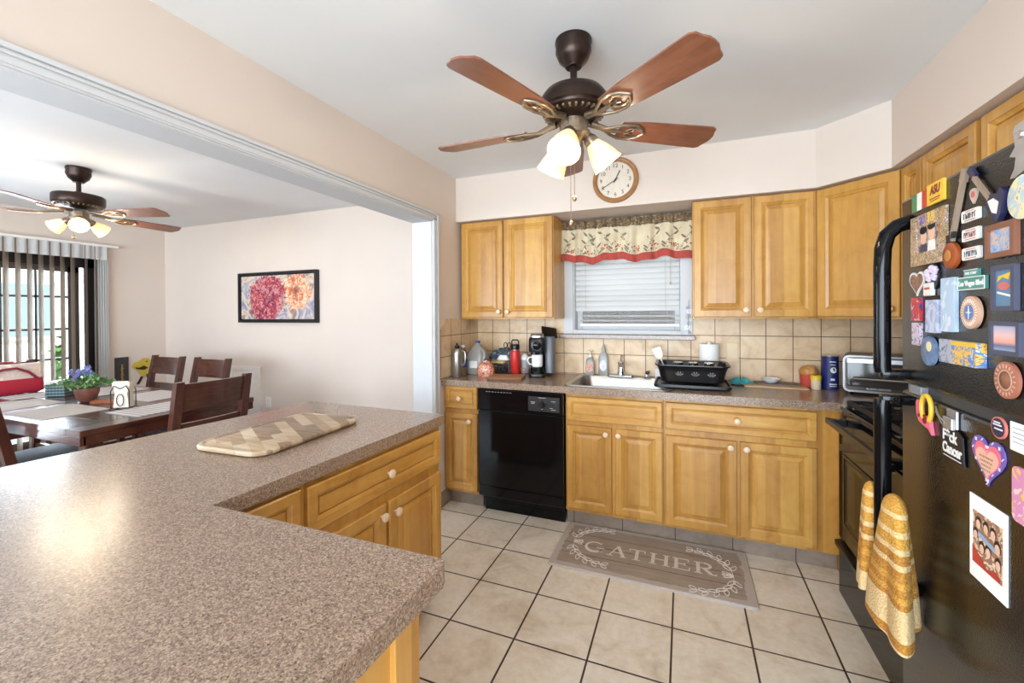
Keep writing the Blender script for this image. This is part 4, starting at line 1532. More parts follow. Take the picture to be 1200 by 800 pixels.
# dish rack
C0 += .0062
dr = ctop('dish_rack', 'black plastic dish rack on a tray right of the sink', 'dish rack', .045, 2.960)
MB().loft([rrect(.425, .315, .03, 5, 0), rrect(.44, .33, .034, 5, .006), rrect(.44, .33, .034, 5, .022), rrect(.425, .315, .03, 5, .022), rrect(.41, .30, .03, 5, .010)]).build('drip_tray', 'blackplastic', dr, smooth=True)
L = [rrect(.31, .21, .03, 6, .026), rrect(.36, .25, .05, 6, .036), rrect(.385, .275, .05, 6, .10), rrect(.405, .295, .05, 6, .128), rrect(.43, .315, .05, 6, .136), rrect(.43, .315, .05, 6, .142), rrect(.40, .288, .05, 6, .140), rrect(.375, .265, .05, 6, .10), rrect(.335, .24, .045, 6, .042)]
MB().loft(L).build('basin', 'blackplastic', dr, smooth=True)
for x in (-.09, 0, .09):
    fr_ = frame((x + .02, -.1365, .082), (1, 0, 0), (0, -.19, .98), (0, -.98, -.19))
    mb = MB()
    for k in range(4):
        a = rad(35 + 36.7 * k)
        mb.prism([(.006 * math.cos(a - .2), .006 * math.sin(a - .2) - .01), (.026 * math.cos(a - .14), .030 * math.sin(a - .14) - .01), (.026 * math.cos(a + .14), .030 * math.sin(a + .14) - .01), (.006 * math.cos(a + .2), .006 * math.sin(a + .2) - .01)], -.003, .0022, m=fr_)
    mb.build('vent_opening', flat('ventgrey', 120, 120, 122, .4), dr)
mb = MB()
for i in range(7):
    for y in (-.05, .05):
        mb.tube([(-.12 + i * .04, y, .04), (-.12 + i * .04, y, .115)], .003, 6)
mb.build('prongs', 'blackplastic', dr)
for i, (x, y, lb) in enumerate(((-.085, -.06, 'clear drinking glass at the left of the dish rack'), (.005, -.06, 'clear drinking glass in the middle of the dish rack'), (.095, -.06, 'clear drinking glass at the right of the dish rack'))):
    g = thing('drinking_glass', lb, 'glass', (.050 + x, 2.985 + y, C0 + .043), 0, 'glasses upside down in the dish rack')
    MB().lathe([(.034, 0), (.036, .002), (.030, .104), (.027, .108), (0, .108), (0, .100), (.024, .1), (.033, .002)], 20, cap0=False, cap1=False).build('body', 'clearplastic', g, smooth=True)
C0 -= .0062
t = thing('spatula', 'white slotted spatula leaning out of the left end of the dish rack', 'spatula', mat=TM((-.10, 3.06, C0 + .056), 0, rx=rad(-6), ry=rad(-24)))
MB().tube([(0, 0, 0), (0, 0, .12)], .005, 8).build('handle', 'whiteplastic', t)
MB().loft([rrect(.03, .004, .0018, 2, .115), rrect(.055, .004, .0018, 2, .14), rrect(.06, .004, .0018, 2, .185), rrect(.05, .003, .0013, 2, .19)]).build('blade', 'whiteplastic', t)
t = ctop('sponge_holder', 'small white sponge holder behind the left corner of the dish rack', 'holder', -.165, 3.215)
MB().loft([rrect(.05, .04, .01, 4, 0), rrect(.056, .046, .012, 4, .07), rrect(.05, .04, .01, 4, .07), rrect(.045, .035, .009, 4, .006)]).build('cup', 'whiteplastic', t, smooth=True)
MB().tube([(0, 0, .01), (0, .0, .09)], .005, 8).sphere(.014, (0, 0, .10), seg=12).build('brush', flat('brushbrown', 110, 80, 64, .5), t, smooth=True)

t = ctop('paper_towel_roll', 'white paper towel roll on a stand behind the dish rack', 'paper towels', .160, 3.190)
MB().cyl(.07, 0, .010, 28, bev=.003).build('stand', 'whiteplastic', t)
MB().lathe([(.02, .012), (.0615, .012), (.0625, .016), (.0625, .252), (.061, .256), (.02, .256)], 36).build('roll', 'paper', t, smooth=True)
MB().cyl(.012, .01, .27, 12, bev=.003).build('rod', 'whiteplastic', t, smooth=True)
o = thing('outlet_plate', 'beige light-switch plate on the tiles right of the paper towels', 'switch plate', mat=frame((.305, YW - .008, 1.118), (1, 0, 0), (0, 0, 1), (0, -1, 0)))
MB().loft([rrect(.072, .115, .006, 3, 0), rrect(.072, .115, .006, 3, .004), rrect(.066, .109, .005, 3, .006)]).build('plate', 'cream', o)
MB().loft([rrect(.032, .066, .002, 2, .005), rrect(.032, .066, .002, 2, .009)]).build('rocker', 'cream', o)

t = ctop('dish_cloth', 'crumpled teal dish cloth right of the dish rack', 'cloth', .345, 3.13)


def clothf(u, v):
    a = (u - .5)
    b = (v - .5)
    h = .030 * math.exp(-(a * a * 5 + b * b * 7)) * (1 + .5 * math.sin(u * 17 + v * 5) + .4 * math.sin(v * 21)) + .003
    return (a * .155 + .01 * math.sin(v * 9), b * .10 + .008 * math.sin(u * 11), max(.001, h))


MB().grid(clothf, 30, 22).build('cloth', flat('teal', 62, 160, 164, .85), t, smooth=True)
cb = ctop('serving_board', 'thin tan serving board lying on the worktop near the tiles', 'board', .530, 3.130, rad(-2))
MB().loft([rrect(.345, .19, .01, 3, 0), rrect(.345, .19, .01, 3, .008), rrect(.34, .185, .01, 3, .01)]).build('board', flat('tanboard', 204, 168, 126, .5), cb)
gm = thing('trivet_mat', 'grey flat mat lying on the tan serving board', 'mat', (.545, 3.15, C0 + .0105))
MB().loft([rrect(.24, .12, .008, 3, 0), rrect(.24, .12, .008, 3, .006), rrect(.235, .115, .008, 3, .007)]).build('mat', flat('greymat', 126, 112, 104, .7), gm)
bo = thing('small_bowl', 'small white bowl standing on the grey mat', 'bowl', (.515, 3.15, C0 + .0185))
MB().lathe([(.025, 0), (.03, .003), (.048, .018), (.056, .027), (.053, .028), (.045, .02), (.025, .007), (0, .006)], 26).build('bowl', 'china', bo, smooth=True)
t = ctop('food_tub', 'red plastic tub with a bread roll in it, beside the blue canister', 'tub', .722, 3.165)
MB().lathe([(.038, 0), (.042, .004), (.048, .075), (.050, .078), (.046, .078), (.040, .008), (0, .006)], 24).build('tub', flat('redtub', 206, 84, 72, .35), t, smooth=True)
t2 = thing('bread_roll', 'round brown bread roll sitting in the red tub', 'bread', (.722, 3.165, C0 + .066))
MB().sphere(.052, (0, 0, .030), (1, 1, .72), 20).build('roll', palette('bread_crust', [c(190, 132, 70), c(214, 160, 96), c(226, 180, 120)], 18, .6), t2, smooth=True)
MB().sphere(.03, (0.01, -.005, .054), (1, .8, .5), 14).build('crust_top', flat('crusttop', 214, 158, 96, .6), t2, smooth=True)
t = ctop('spice_shaker', 'small pale shaker with a yellow lid in front of the red tub', 'shaker', .742, 3.085)
MB().lathe([(.024, 0), (.026, .003), (.026, .058), (0, .058)], 20).build('body', flat('paleshaker', 226, 206, 178, .4), t, smooth=True)
MB().lathe([(.028, .056), (.028, .080), (.025, .084), (0, .084)], 20).build('lid', flat('yellowlid', 232, 198, 46, .4), t, smooth=True)
t = ctop('salt_canister', 'dark blue cardboard salt canister left of the toaster oven', 'canister', .825, 3.130)
MB().lathe([(.040, 0), (.042, .002), (.042, .196), (.040, .198), (0, .198)], 28).build('body', flat('navy', 26, 38, 104, .45), t, smooth=True)
MB().lathe([(.0415, .198), (.0425, .200), (.0425, .203), (.036, .204), (0, .2)], 26).build('rim', 'silver', t, smooth=True)


def around(R_, a, z):
    return (R_ * math.sin(a), -R_ * math.cos(a), z)


mb = MB()
for (zc, hw, hh) in ((.118, .38, .018),):
    mb.loft([[around(.0425, .15 + hw * math.cos(q), zc + hh * math.sin(q)) for q in [2 * PI * i / 20 for i in range(20)]], [around(.043, .15 + hw * math.cos(q), zc + hh * math.sin(q)) for q in [2 * PI * i / 20 for i in range(20)]]])
for zc, a0, a1, hh in ((.062, -.2, .30, .006), (.034, -.35, .62, .003), (.022, -.35, .62, .002), (.168, -.3, .5, .003), (.150, -.2, .4, .002)):
    mb.grid(lambda u, v: around(.0427, a0 + (a1 - a0) * u, zc - hh + 2 * hh * v), 8, 1)
mb.build('label_print', 'whiteplastic', t)

to = ctop('toaster_oven', 'silver and black toaster oven in the corner behind the fridge handle', 'toaster oven', 1.075, 3.045, rad(-17))
TW, TD, TH = .40, .24, .205
MB().loft([rrect(TW, TH, .03, 6, 0, 0, TH / 2 + .018), rrect(TW, TH, .03, 6, TD, 0, TH / 2 + .018)], m=frame((0, TD / 2 - .02, 0), (1, 0, 0), (0, 0, 1), (0, -1, 0))).build('body', flat('darksteel', 70, 66, 62, .35, metal=.7), to, smooth=True)
FM = frame((0, -TD / 2 - .02, .018), (1, 0, 0), (0, 0, 1), (0, -1, 0))
o1, i1 = rrect(TW, TH, .03, 6, 0, 0, TH / 2), rrect(TW - .02, TH - .02, .022, 6, 0, 0, TH / 2)
MB().prism([(p[0], p[1]) for p in o1], 0, .010, m=FM, holes=[[(p[0], p[1]) for p in i1]]).build('bezel', flat('bezelsteel', 138, 136, 134, .35, metal=.8), to)
MB(FM).box(-TW / 2 + .012, TW / 2 - .012, .012, TH - .012, -.002, .004).build('front_plate', flat('ovenface', 64, 60, 58, .3, metal=.5), to)
dn = MB(FM).box(-TW / 2 + .018, TW / 2 - .10, .03, TH - .03, .004, .012, bev=.003).build('door', flat('ovenglass', 62, 56, 52, .08), to)
MB(FM).box(-TW / 2 + .02, TW / 2 - .10, TH - .04, TH - .018, .010, .014).build('vent_strip', 'silver', dn)
MB(FM).tube([(-TW / 2 + .05, .078, .012), (-TW / 2 + .05, .078, .038), (TW / 2 - .125, .078, .038), (TW / 2 - .125, .078, .012)], .006, 8).build('door_handle', 'steel', dn, smooth=True)
MB(FM).text('BLACK+DECKER', .014, TM((-.045, .022, .0045)), .0004).build('lettering', 'silver', to)
for v in (.165, .110, .055):
    MB(FM @ TM((TW / 2 - .052, v, .004))).lathe([(.018, 0), (.017, .012), (.014, .016), (0, .016)], 18).build('dial', 'silver', to, smooth=True)
mb = MB()
for x in (-1, 1):
    for y in (-1, 1):
        mb.cyl(.014, 0, .02, 12, m=TM((x * (TW / 2 - .03), -.02 + y * (TD / 2 - .03), 0)))
mb.build('feet', 'blackplastic', to)

# board on the peninsula
pb = thing('serving_tray_board', 'rounded patchwork acacia board lying on the peninsula worktop', 'cutting board', (-1.462, 1.235, CT + .0005), rad(3))
_na = N('acacia_patchwork')
_br = _na.n('ShaderNodeTexBrick', offset=.5, squash=1.0)
_na.l(_na.coords(rot=(0, 0, rad(33)), loc=(3, 3, 0)), _br.inputs['Vector'])
_br.inputs['Scale'].default_value = 1
_br.inputs['Mortar Size'].default_value = 0
_br.inputs['Brick Width'].default_value = .13
_br.inputs['Row Height'].default_value = .042
_br.inputs['Color1'].default_value = (0, 0, 0, 1)
_br.inputs['Color2'].default_value = (1, 1, 1, 1)
_br.inputs['Bias'].default_value = .0
_k = _na.ramp(_br.outputs['Color'], [(.1, c(104, 76, 54)), (.35, c(156, 124, 92)), (.55, c(190, 162, 128)), (.8, c(210, 188, 158))])
_g = _na.ramp(_na.noise(_na.coords(scale=(6, 70, 20), rot=(0, 0, rad(33))), 1, 4), [(.3, c(112, 82, 60)), (.7, c(216, 196, 168))])
_na.col(_na.mix(.35, _k, _g))
_na.set(Roughness=.45)
L = [rrect(.310, .495, .055, 7, 0), rrect(.328, .513, .06, 7, .006), rrect(.332, .517, .062, 7, .014), rrect(.324, .509, .058, 7, .020), rrect(.300, .485, .05, 7, .0215), rrect(.294, .479, .048, 7, .0190), rrect(.286, .471, .046, 7, .0190), rrect(.280, .465, .044, 7, .0210)]
MB().loft(L).build('board', _na.m, pb, smooth=True)
# ================================================================== DINING ROOM
TX, TY, TZ = -4.06, 1.775, .76
tb = thing('dining_table', 'long dark wooden dining table below the drum fan', 'table', (TX, TY, 0))
hx, hy_ = 1.04, .505
mb = MB()
for i in range(6):
    y0 = -hy_ + i * 2 * hy_ / 6
    mb.box(-hx + .14, hx - .14, y0 + .0008, y0 + 2 * hy_ / 6 - .0008, TZ - .034, TZ, bev=.002, seg=1)
mb.build('tabletop', 'darkwood_x', tb)
for s_ in (-1, 1):
    a, b = sorted((s_ * hx, s_ * (hx - .14)))
    MB().box(a + .0008, b - .0008, -hy_, hy_, TZ - .034, TZ, bev=.003, seg=1).build('breadboard_end', 'darkwood_y', tb)
MB().box(-hx + .005, hx - .005, -hy_ + .004, -hy_ + .03, TZ - .085, TZ - .034, bev=.002).box(-hx + .005, hx - .005, hy_ - .03, hy_ - .004, TZ - .085, TZ - .034, bev=.002).box(-hx + .005, -hx + .03, -hy_ + .02, hy_ - .02, TZ - .085, TZ - .034).box(hx - .03, hx - .005, -hy_ + .02, hy_ - .02, TZ - .085, TZ - .034).build('apron', 'darkwood_x', tb)
for sx in (-1, 1):
    for sy in (-1, 1):
        x, y = sx * (hx - .12), sy * (hy_ - .10)
        MB().loft([rrect(.06, .06, .008, 2, 0, x, y), rrect(.085, .085, .01, 2, TZ - .084, x, y)]).build('leg', 'darkwood_v', tb)

flat('seatpad', 38, 34, 36, .5)


def dining_chair(label, loc, rz):
    t = thing('dining_chair', label, 'chair', loc, rz, 'dining chairs round the table')
    w, d = .47, .44
    hb = .99
    for s_ in (-1, 1):
        x = s_ * (w / 2 - .025)
        # rear post: leg below, slanted stile above
        MB().loft([[(x - .02, -d / 2 - .05, 0), (x + .02, -d / 2 - .05, 0), (x + .02, -d / 2 - .015, 0), (x - .02, -d / 2 - .015, 0)],
                   [(x - .023, -d / 2 - .005, .44), (x + .023, -d / 2 - .005, .44), (x + .023, -d / 2 + .045, .44), (x - .023, -d / 2 + .045, .44)],
                   [(x - .022, -d / 2 - .10, hb), (x + .022, -d / 2 - .10, hb), (x + .022, -d / 2 - .062, hb), (x - .022, -d / 2 - .062, hb)]]).build('rear_leg', 'darkwood_v', t)
        MB().loft([rrect(.036, .036, .004, 2, 0, x, d / 2 - .03), rrect(.045, .045, .005, 2, .43, x, d / 2 - .03)]).build('front_leg', 'darkwood_v', t)
        MB().box(x - .011, x + .011, -d / 2, d / 2 - .03, .20, .235).build('stretcher', 'darkwood_y', t)
    MB().box(-w / 2 + .03, w / 2 - .03, -d / 2 + .01, -d / 2 + .03, .385, .44).box(-w / 2 + .03, w / 2 - .03, d / 2 - .04, d / 2 - .02, .385, .44).box(-w / 2 + .012, -w / 2 + .034, -d / 2 + .02, d / 2 - .03, .385, .44).box(w / 2 - .034, w / 2 - .012, -d / 2 + .02, d / 2 - .03, .385, .44).build('seat_frame', 'darkwood_x', t)
    MB().loft([rrect(w - .01, d - .0, .03, 4, .44, 0, .01), rrect(w + .004, d + .012, .035, 4, .455, 0, .01), rrect(w, d + .006, .035, 4, .478, 0, .01), rrect(w - .06, d - .05, .03, 4, .486, 0, .01)]).build('seat', 'seatpad', t, smooth=True)
    for z0, z1 in ((.815, .975), (.595, .735)):
        def f(z):
            return -d / 2 + .02 - .094 * (z - .44) / (hb - .44)
        mb = MB()
        n = 8
        L = []
        for i in range(n + 1):
            u = i / n
            x = -w / 2 + .03 + u * (w - .06)
            bow = -.018 * math.sin(PI * u)
            L.append([(x, f(z0) + bow - .010, z0), (x, f(z0) + bow + .012, z0), (x, f(z1) + bow + .012, z1), (x, f(z1) + bow - .010, z1)])
        mb.loft(L).build('back_slat', 'darkwood_x', t)
    return t


ch = dining_chair('dark wooden dining chair at the near end of the table, its back towards the peninsula', (-3.035, 1.805, 0), PI / 2)
dup(ch, (-4.64, 2.32, 0), PI, 'dark wooden chair on the far side of the table beside the yellow cut-out')
dup(ch, (-4.00, 2.32, 0), PI, 'dark wooden chair on the far side of the table before the white panel')
dup(ch, (-3.91, 1.455, 0), 0, 'dark wooden chair on the near table side, cut by the left photo edge')
dup(ch, (-5.25, 1.79, 0), -PI / 2, 'dark wooden chair by the sliding door, behind the red and cream bag')

# handbag standing on the chair by the sliding door
hb = thing('tote_bag', 'cream and red handbag standing on the table end by the sliding door', 'bag', (-4.985, 1.665, TZ + .004), PI / 2)
MB().loft([rrect(.36, .11, .04, 4, 0), rrect(.40, .125, .045, 4, .012), rrect(.39, .11, .04, 4, .115)]).build('base', flat('bagred', 168, 30, 52, .55), hb, smooth=True)
MB().loft([rrect(.39, .11, .04, 4, .116), rrect(.39, .075, .03, 4, .225), rrect(.38, .05, .022, 4, .235)]).build('body', palette('bag_cream_print', [c(224, 206, 186), c(206, 186, 176), c(232, 218, 200), c(196, 160, 160)], 9, .7), hb, smooth=True)
MB().tube([(-.16, -.052, .11), (-.13, -.058, .16), (-.05, -.06, .200), (.03, -.06, .205), (.10, -.06, .165), (.15, -.055, .11)], .010, 8).tube([(-.13, .045, .16), (-.09, .038, .235), (0, .03, .25), (.09, .038, .235), (.13, .045, .16)], .009, 8).build('handle', flat('bagstrap', 130, 30, 52, .5), hb, smooth=True)


# placemats
def m_mat(name, a, b, per, ang=0):
    n = N(name)
    wv = n.n('ShaderNodeTexWave', wave_type='BANDS', bands_direction='X')
    wv.inputs['Scale'].default_value = per
    wv.inputs['Distortion'].default_value = 0
    n.l(n.coords(rot=(0, 0, ang)), wv.inputs['Vector'])
    k = n.ramp(wv.outputs['Fac'], [(.45, a), (.55, b)])
    w2 = n.n('ShaderNodeTexWave', wave_type='BANDS', bands_direction='Y')
    w2.inputs['Scale'].default_value = 60
    n.l(n.coords(), w2.inputs['Vector'])
    n.col(n.mix(.25, k, n.ramp(w2.outputs['Fac'], [(.3, a), (.7, c(236, 230, 222))])))
    n.set(Roughness=.85)
    return n.m


m1 = m_mat('striped_placemat', c(206, 196, 190), c(120, 116, 128), 9)
m2 = m_mat('grey_placemat', c(168, 160, 156), c(150, 142, 140), 40)
PT = TZ + .0006
for (x, y, rz, m_, lb) in ((-3.27, 1.80, PI / 2, m1, 'striped cloth placemat at the near end of the table, before the chair back'),
                           (-3.78, 1.49, 0, m2, 'grey cloth placemat at the near table edge, left of the napkin holder'),
                           (-4.36, 1.50, 0, m2, 'grey cloth placemat at the near table edge, at the left photo border'),
                           (-4.70, 1.79, PI / 2, m1, 'striped cloth placemat before the red bag at the far end of the table'),
                           (-3.80, 2.05, PI, m1, 'pale cloth placemat on the far side of the table, behind the napkin holder'),
                           (-4.42, 2.05, PI, m2, 'pale cloth placemat on the far side of the table, behind the flower pot')):
    t = thing('placemat', lb, 'placemat', (x, y, PT), rz, 'cloth placemats on the dining table')
    MB().loft([rrect(.46, .33, .006, 2, 0), rrect(.46, .33, .006, 2, .003)]).build('cloth', m_, t)

# potted plant
pp = thing('potted_plant', 'lavender-flowered green plant in a brown bowl on the dining table', 'plant', (-4.02, 1.735, PT))
MB().lathe([(.034, 0), (.038, .004), (.056, .03), (.068, .07), (.070, .09), (.067, .102), (.063, .102), (.063, .09), (.05, .08), (0, .08)], 28).build('bowl', flat('clay', 122, 76, 62, .5, var=.15), pp, smooth=True)
MB().sphere(.058, (0, 0, .084), (1, 1, .12), 14).build('soil', flat('soil', 60, 44, 34, .95), pp)
flat('leaf1', 92, 134, 74, .55, var=.3)
flat('leaf2', 148, 172, 120, .55, var=.2)
flat('lilac', 128, 132, 186, .6, var=.2)
rd = random.Random(5)
mb, mb2, mb3, mbs = MB(), MB(), MB(), MB()
for i in range(46):
    a = rd.uniform(0, 2 * PI)
    lean = rd.uniform(.1, 1.0)
    ln = rd.uniform(.08, .145)
    p0 = Vector((.03 * math.cos(a) * lean, .03 * math.sin(a) * lean, .085))
    p1 = p0 + Vector((math.cos(a) * lean * ln * .6, math.sin(a) * lean * ln * .6, ln * .62))
    p2 = p0 + Vector((math.cos(a) * lean * ln * 1.25, math.sin(a) * lean * ln * 1.25, ln * (1.05 - .75 * lean)))
    mbs.tube([p0, p1, p2], .0018, 5)
    for k in range(9):
        u = .25 + .75 * k / 8
        q = p0 * (1 - u) ** 2 + p1 * 2 * u * (1 - u) + p2 * u * u
        leaf_cloud(mb if rd.random() < .7 else mb2, 3, q, (.013, .013, .012), .013, rd.randint(0, 9999))
for i in range(13):
    a = rd.uniform(0, 2 * PI)
    r_ = rd.uniform(.01, .085)
    q = Vector((r_ * math.cos(a), r_ * math.sin(a), .20 + rd.uniform(-.02, .035) - r_ * .3))
    mbs.tube([(q.x * .3, q.y * .3, .1), q], .0018, 5)
    for k in range(4):
        leaf_cloud(mb3, 10, q + Vector((0, 0, .010 * k)), (.012, .012, .009), .010, rd.randint(0, 9999))
mbs.build('stems', 'leaf1', pp)
mb.build('leaves', 'leaf1', pp, fix=False)
mb2.build('pale_leaves', 'leaf2', pp, fix=False)
mb3.build('flowers', 'lilac', pp, fix=False)

# napkin holder with napkins
nh = thing('napkin_holder', 'black wire napkin holder with folded white napkins on the dining table', 'napkin holder', (-3.50, 1.70, PT), rad(35))
mb = MB()
for y in (-.035, .035):
    mb.tube([(-.052, y, .004), (-.052, y, .12), (-.034, y, .155), (0, y, .135), (.034, y, .155), (.052, y, .12), (.052, y, .004)], .003, 6)
    mb.tube([(.020 * math.cos(a), y, .06 + .04 * math.sin(a)) for a in [2 * PI * i / 14 for i in range(14)]], .0025, 6, closed=True)
for x in (-.052, .052):
    mb.tube([(x, -.05, .003), (x, -.035, .006), (x, .035, .006), (x, .05, .003)], .003, 6)
mb.tube([(-.052, 0, .006), (.052, 0, .006)], .003, 6)
mb.build('wire_frame', 'blackmatte', nh)
mb = MB()
for i in range(6):
    y = -.026 + i * .0105
    mb.loft([[(-k, y, z), (k, y, z), (k, y + .009, z), (-k, y + .009, z)] for k, z in ((.044, .010), (.040, .06), (.034, .10), (.048, .150), (.050, .172), (.040, .184 - .003 * i))])
mb.build('napkins', flat('napkin', 226, 214, 196, .9), nh)

# plaid caddy
MAT['plaid'] = None
_np = N('dark_plaid')
_w1 = _np.n('ShaderNodeTexWave', bands_direction='X')
_w1.inputs['Scale'].default_value = 14
_w2 = _np.n('ShaderNodeTexWave', bands_direction='Z')
_w2.inputs['Scale'].default_value = 14
_np.l(_np.coords(), _w1.inputs['Vector'])
_np.l(_np.coords(), _w2.inputs['Vector'])
_pm = _np.mix(.5, _np.ramp(_w1.outputs['Fac'], [(.4, c(28, 40, 48)), (.6, c(60, 92, 96))]), _np.ramp(_w2.outputs['Fac'], [(.4, c(24, 28, 40)), (.6, c(120, 150, 150))]))
_np.col(_pm)
MAT['plaid'] = _np.m
tc_ = thing('tissue_box', 'dark plaid tissue box behind the flower pot on the dining table', 'box', (-4.52, 1.80, PT), rad(30))
MB().box(-.068, .068, -.062, .062, 0, .095, bev=.005).build('box', 'plaid', tc_)
MB().loft([rrect(.134, .122, .006, 2, .0955), rrect(.134, .122, .006, 2, .118), rrect(.10, .09, .006, 2, .121)]).build('lid', flat('boxlid', 200, 196, 190, .6), tc_)
sw = thing('wooden_coaster', 'small reddish wooden coaster right of the flower pot', 'coaster', (-3.84, 1.775, PT), rad(25))
MB().loft([rrect(.20, .075, .012, 3, 0), rrect(.20, .075, .012, 3, .014), rrect(.192, .068, .01, 3, .017)]).build('block', plain('coaster_wood', c(150, 84, 50), .4, var=.2), sw)

# painting on the end wall
PF = frame((-3.935, YW, 1.563), (1, 0, 0), (0, 0, 1), (0, -1, 0))
pt_ = thing('flower_painting', 'dark-framed canvas of red and peach flowers on the dining wall', 'painting', mat=PF)
PW, PH = 1.12, .53
flat('frameblack', 34, 28, 32, .4)
o1 = [(p[0], p[1]) for p in rrect(PW, PH, .002, 1)]
i1 = [(p[0], p[1]) for p in rrect(PW - .05, PH - .05, .002, 1)]
MB().prism(o1, 0, .045, holes=[i1]).box(-PW / 2 + .01, PW / 2 - .01, -PH / 2 + .01, PH / 2 - .01, 0, .004).build('frame', 'frameblack', pt_)


def m_paint():
    n = N('flower_canvas')
    v = n.coords()
    f = n.noise(v, 5, 5, .6, 1.0)
    k = n.ramp(f, [(.3, c(112, 98, 110)), (.42, c(150, 132, 128)), (.5, c(222, 200, 176)), (.6, c(150, 150, 172)), (.72, c(86, 84, 120))])
    sp = n.n('ShaderNodeSeparateXYZ')

    def blob(cx, cy, rx, ry, cols, k, wob=.16):
        mp = n.coords(scale=(1 / rx, 1 / ry, 1), loc=(-cx / rx, -cy / ry, 0))
        ln = n.n('ShaderNodeVectorMath', operation='LENGTH')
        n.l(mp, ln.inputs[0])
        nz = n.noise(v, 16, 4, .6, .8)
        ad = n.n('ShaderNodeMath', operation='MULTIPLY_ADD')
        n.l(nz, ad.inputs[0])
        ad.inputs[1].default_value = 1.1
        n.l(ln.outputs['Value'], ad.inputs[2])
        col = n.ramp(n.noise(v, 22, 4, .6, 1.2), cols)
        core = n.ramp(ad.outputs[0], [(.45, (1, 1, 1, 1)), (.85, (0, 0, 0, 1))])
        col = n.mix(core, col, c(84, 30, 70) if cx < 0 else c(140, 78, 66))
        fac = n.ramp(ad.outputs[0], [(1.45, (1, 1, 1, 1)), (1.55, (0, 0, 0, 1))])
        rr = n.n('ShaderNodeMath', operation='LESS_THAN')
        n.l(ad.outputs[0], rr.inputs[0])
        rr.inputs[1].default_value = 1.45
        return n.mix(rr.outputs[0], k, col)
    k = blob(.27, .06, .22, .21, [(.36, c(196, 92, 66)), (.48, c(226, 160, 120)), (.6, c(240, 214, 184)), (.7, c(206, 120, 84))], k)
    k = blob(-.13, .0, .30, .26, [(.36, c(88, 36, 84)), (.45, c(150, 50, 72)), (.53, c(196, 84, 84)), (.60, c(214, 160, 156)), (.70, c(92, 50, 110))], k)
    n.col(k)
    n.set(Roughness=.7)
    return n.m


MB().box(-PW / 2 + .036, PW / 2 - .036, -PH / 2 + .036, PH / 2 - .036, .004, .030).build('canvas', m_paint(), pt_)

# low white panel and outlet on the end wall
ap = thing('access_panel', 'low white framed access panel in the end wall behind the dining chairs', 'panel', mat=frame((-4.43, YW, .41), (1, 0, 0), (0, 0, 1), (0, -1, 0)))
o1 = [(-.235, -.40), (.235, -.40), (.235, .41), (-.235, .41)]
i1 = [(-.200, -.36), (.200, -.36), (.200, .37), (-.200, .37)]
MB().prism(o1, 0, .018, holes=[i1]).build('frame', flat('panelwhite', 232, 222, 212, .5), ap)
MB().box(-.198, .198, -.358, .368, 0, .010, bev=.003).build('door', 'panelwhite', ap)
ol = thing('wall_outlet', 'white wall outlet right of the low white panel', 'outlet', mat=frame((-4.10, YW, .45), (1, 0, 0), (0, 0, 1), (0, -1, 0)))
MB().loft([rrect(.072, .115, .006, 3, 0), rrect(.072, .115, .006, 3, .004), rrect(.066, .109, .005, 3, .006)]).build('plate', 'whiteplastic', ol)
mb = MB()
for y in (-.022, .022):
    mb.prism(ellipse(.016, .014, 16, 0, y), .005, .0075)
mb.build('socket', 'panelwhite', ol)

# plaque and cut-out on the left wall
pq = thing('wall_plaque', 'dark grey wall plaque with upright gold script beside the sliding door', 'plaque', mat=frame((XD, 2.815, .74), (0, 1, 0), (0, 0, 1), (1, 0, 0)))
MB().box(-.062, .062, -.17, .175, 0, .015, bev=.002).build('board', flat('slate', 56, 54, 58, .6), pq)
mb = MB()
pts = [(.012 * math.sin(i * 1.9) * (1 + .5 * math.sin(i * .7)), -.10 + i * .0072, .0165) for i in range(28)]
mb.tube(pts, .004, 5)
mb.build('script', flat('gold', 206, 160, 60, .4), pq)
yd_ = thing('wall_cutout', 'yellow and black painted cut-out hanging on the wall in the dining corner', 'wall art', mat=frame((XD, 3.0, .75), (0, 1, 0), (0, 0, 1), (1, 0, 0)))
MB().prism([(-.085, .055), (-.06, .095), (-.01, .11), (.02, .135), (.075, .13), (.095, .10), (.085, .06), (.07, .0), (.05, -.06), (.03, -.085), (0, -.06), (-.04, .0), (-.075, .03)], 0, .008).build('head_shape', flat('yellowart', 206, 178, 60, .6), yd_)
mb = MB()
mb.prism([(-.06, .04), (-.02, .03), (.03, .05), (.07, .02), (.03, .0), (-.02, .01), (-.05, .02)], .0082, .010)
mb.prism(ellipse(.010, .008, 12, .055, .095), .0082, .010)
for i in range(5):
    mb.prism([(.05 + i * .016, -.05), (.058 + i * .016, -.05), (.075 + i * .016, -.13), (.067 + i * .016, -.13)], .0, .010)
mb.prism([(.0, -.07), (.02, -.08), (-.02, -.16), (-.045, -.16)], 0, .008)
mb.build('stripes', flat('artblack', 24, 22, 22, .6), yd_)

# ================================================================== FRIDGE MAGNETS, TOWEL
def mag(name, label, cat, s_, z, group='magnets on the fridge doors', off=.0005):
    """a thing on the fridge door: +x towards the viewer's right, +y up, +z out of the door"""
    m = FR @ frame((-off, -s_, z), (0, -1, 0), (0, 0, 1), (-1, 0, 0))
    return thing(name, label, cat, mat=m, group=group)


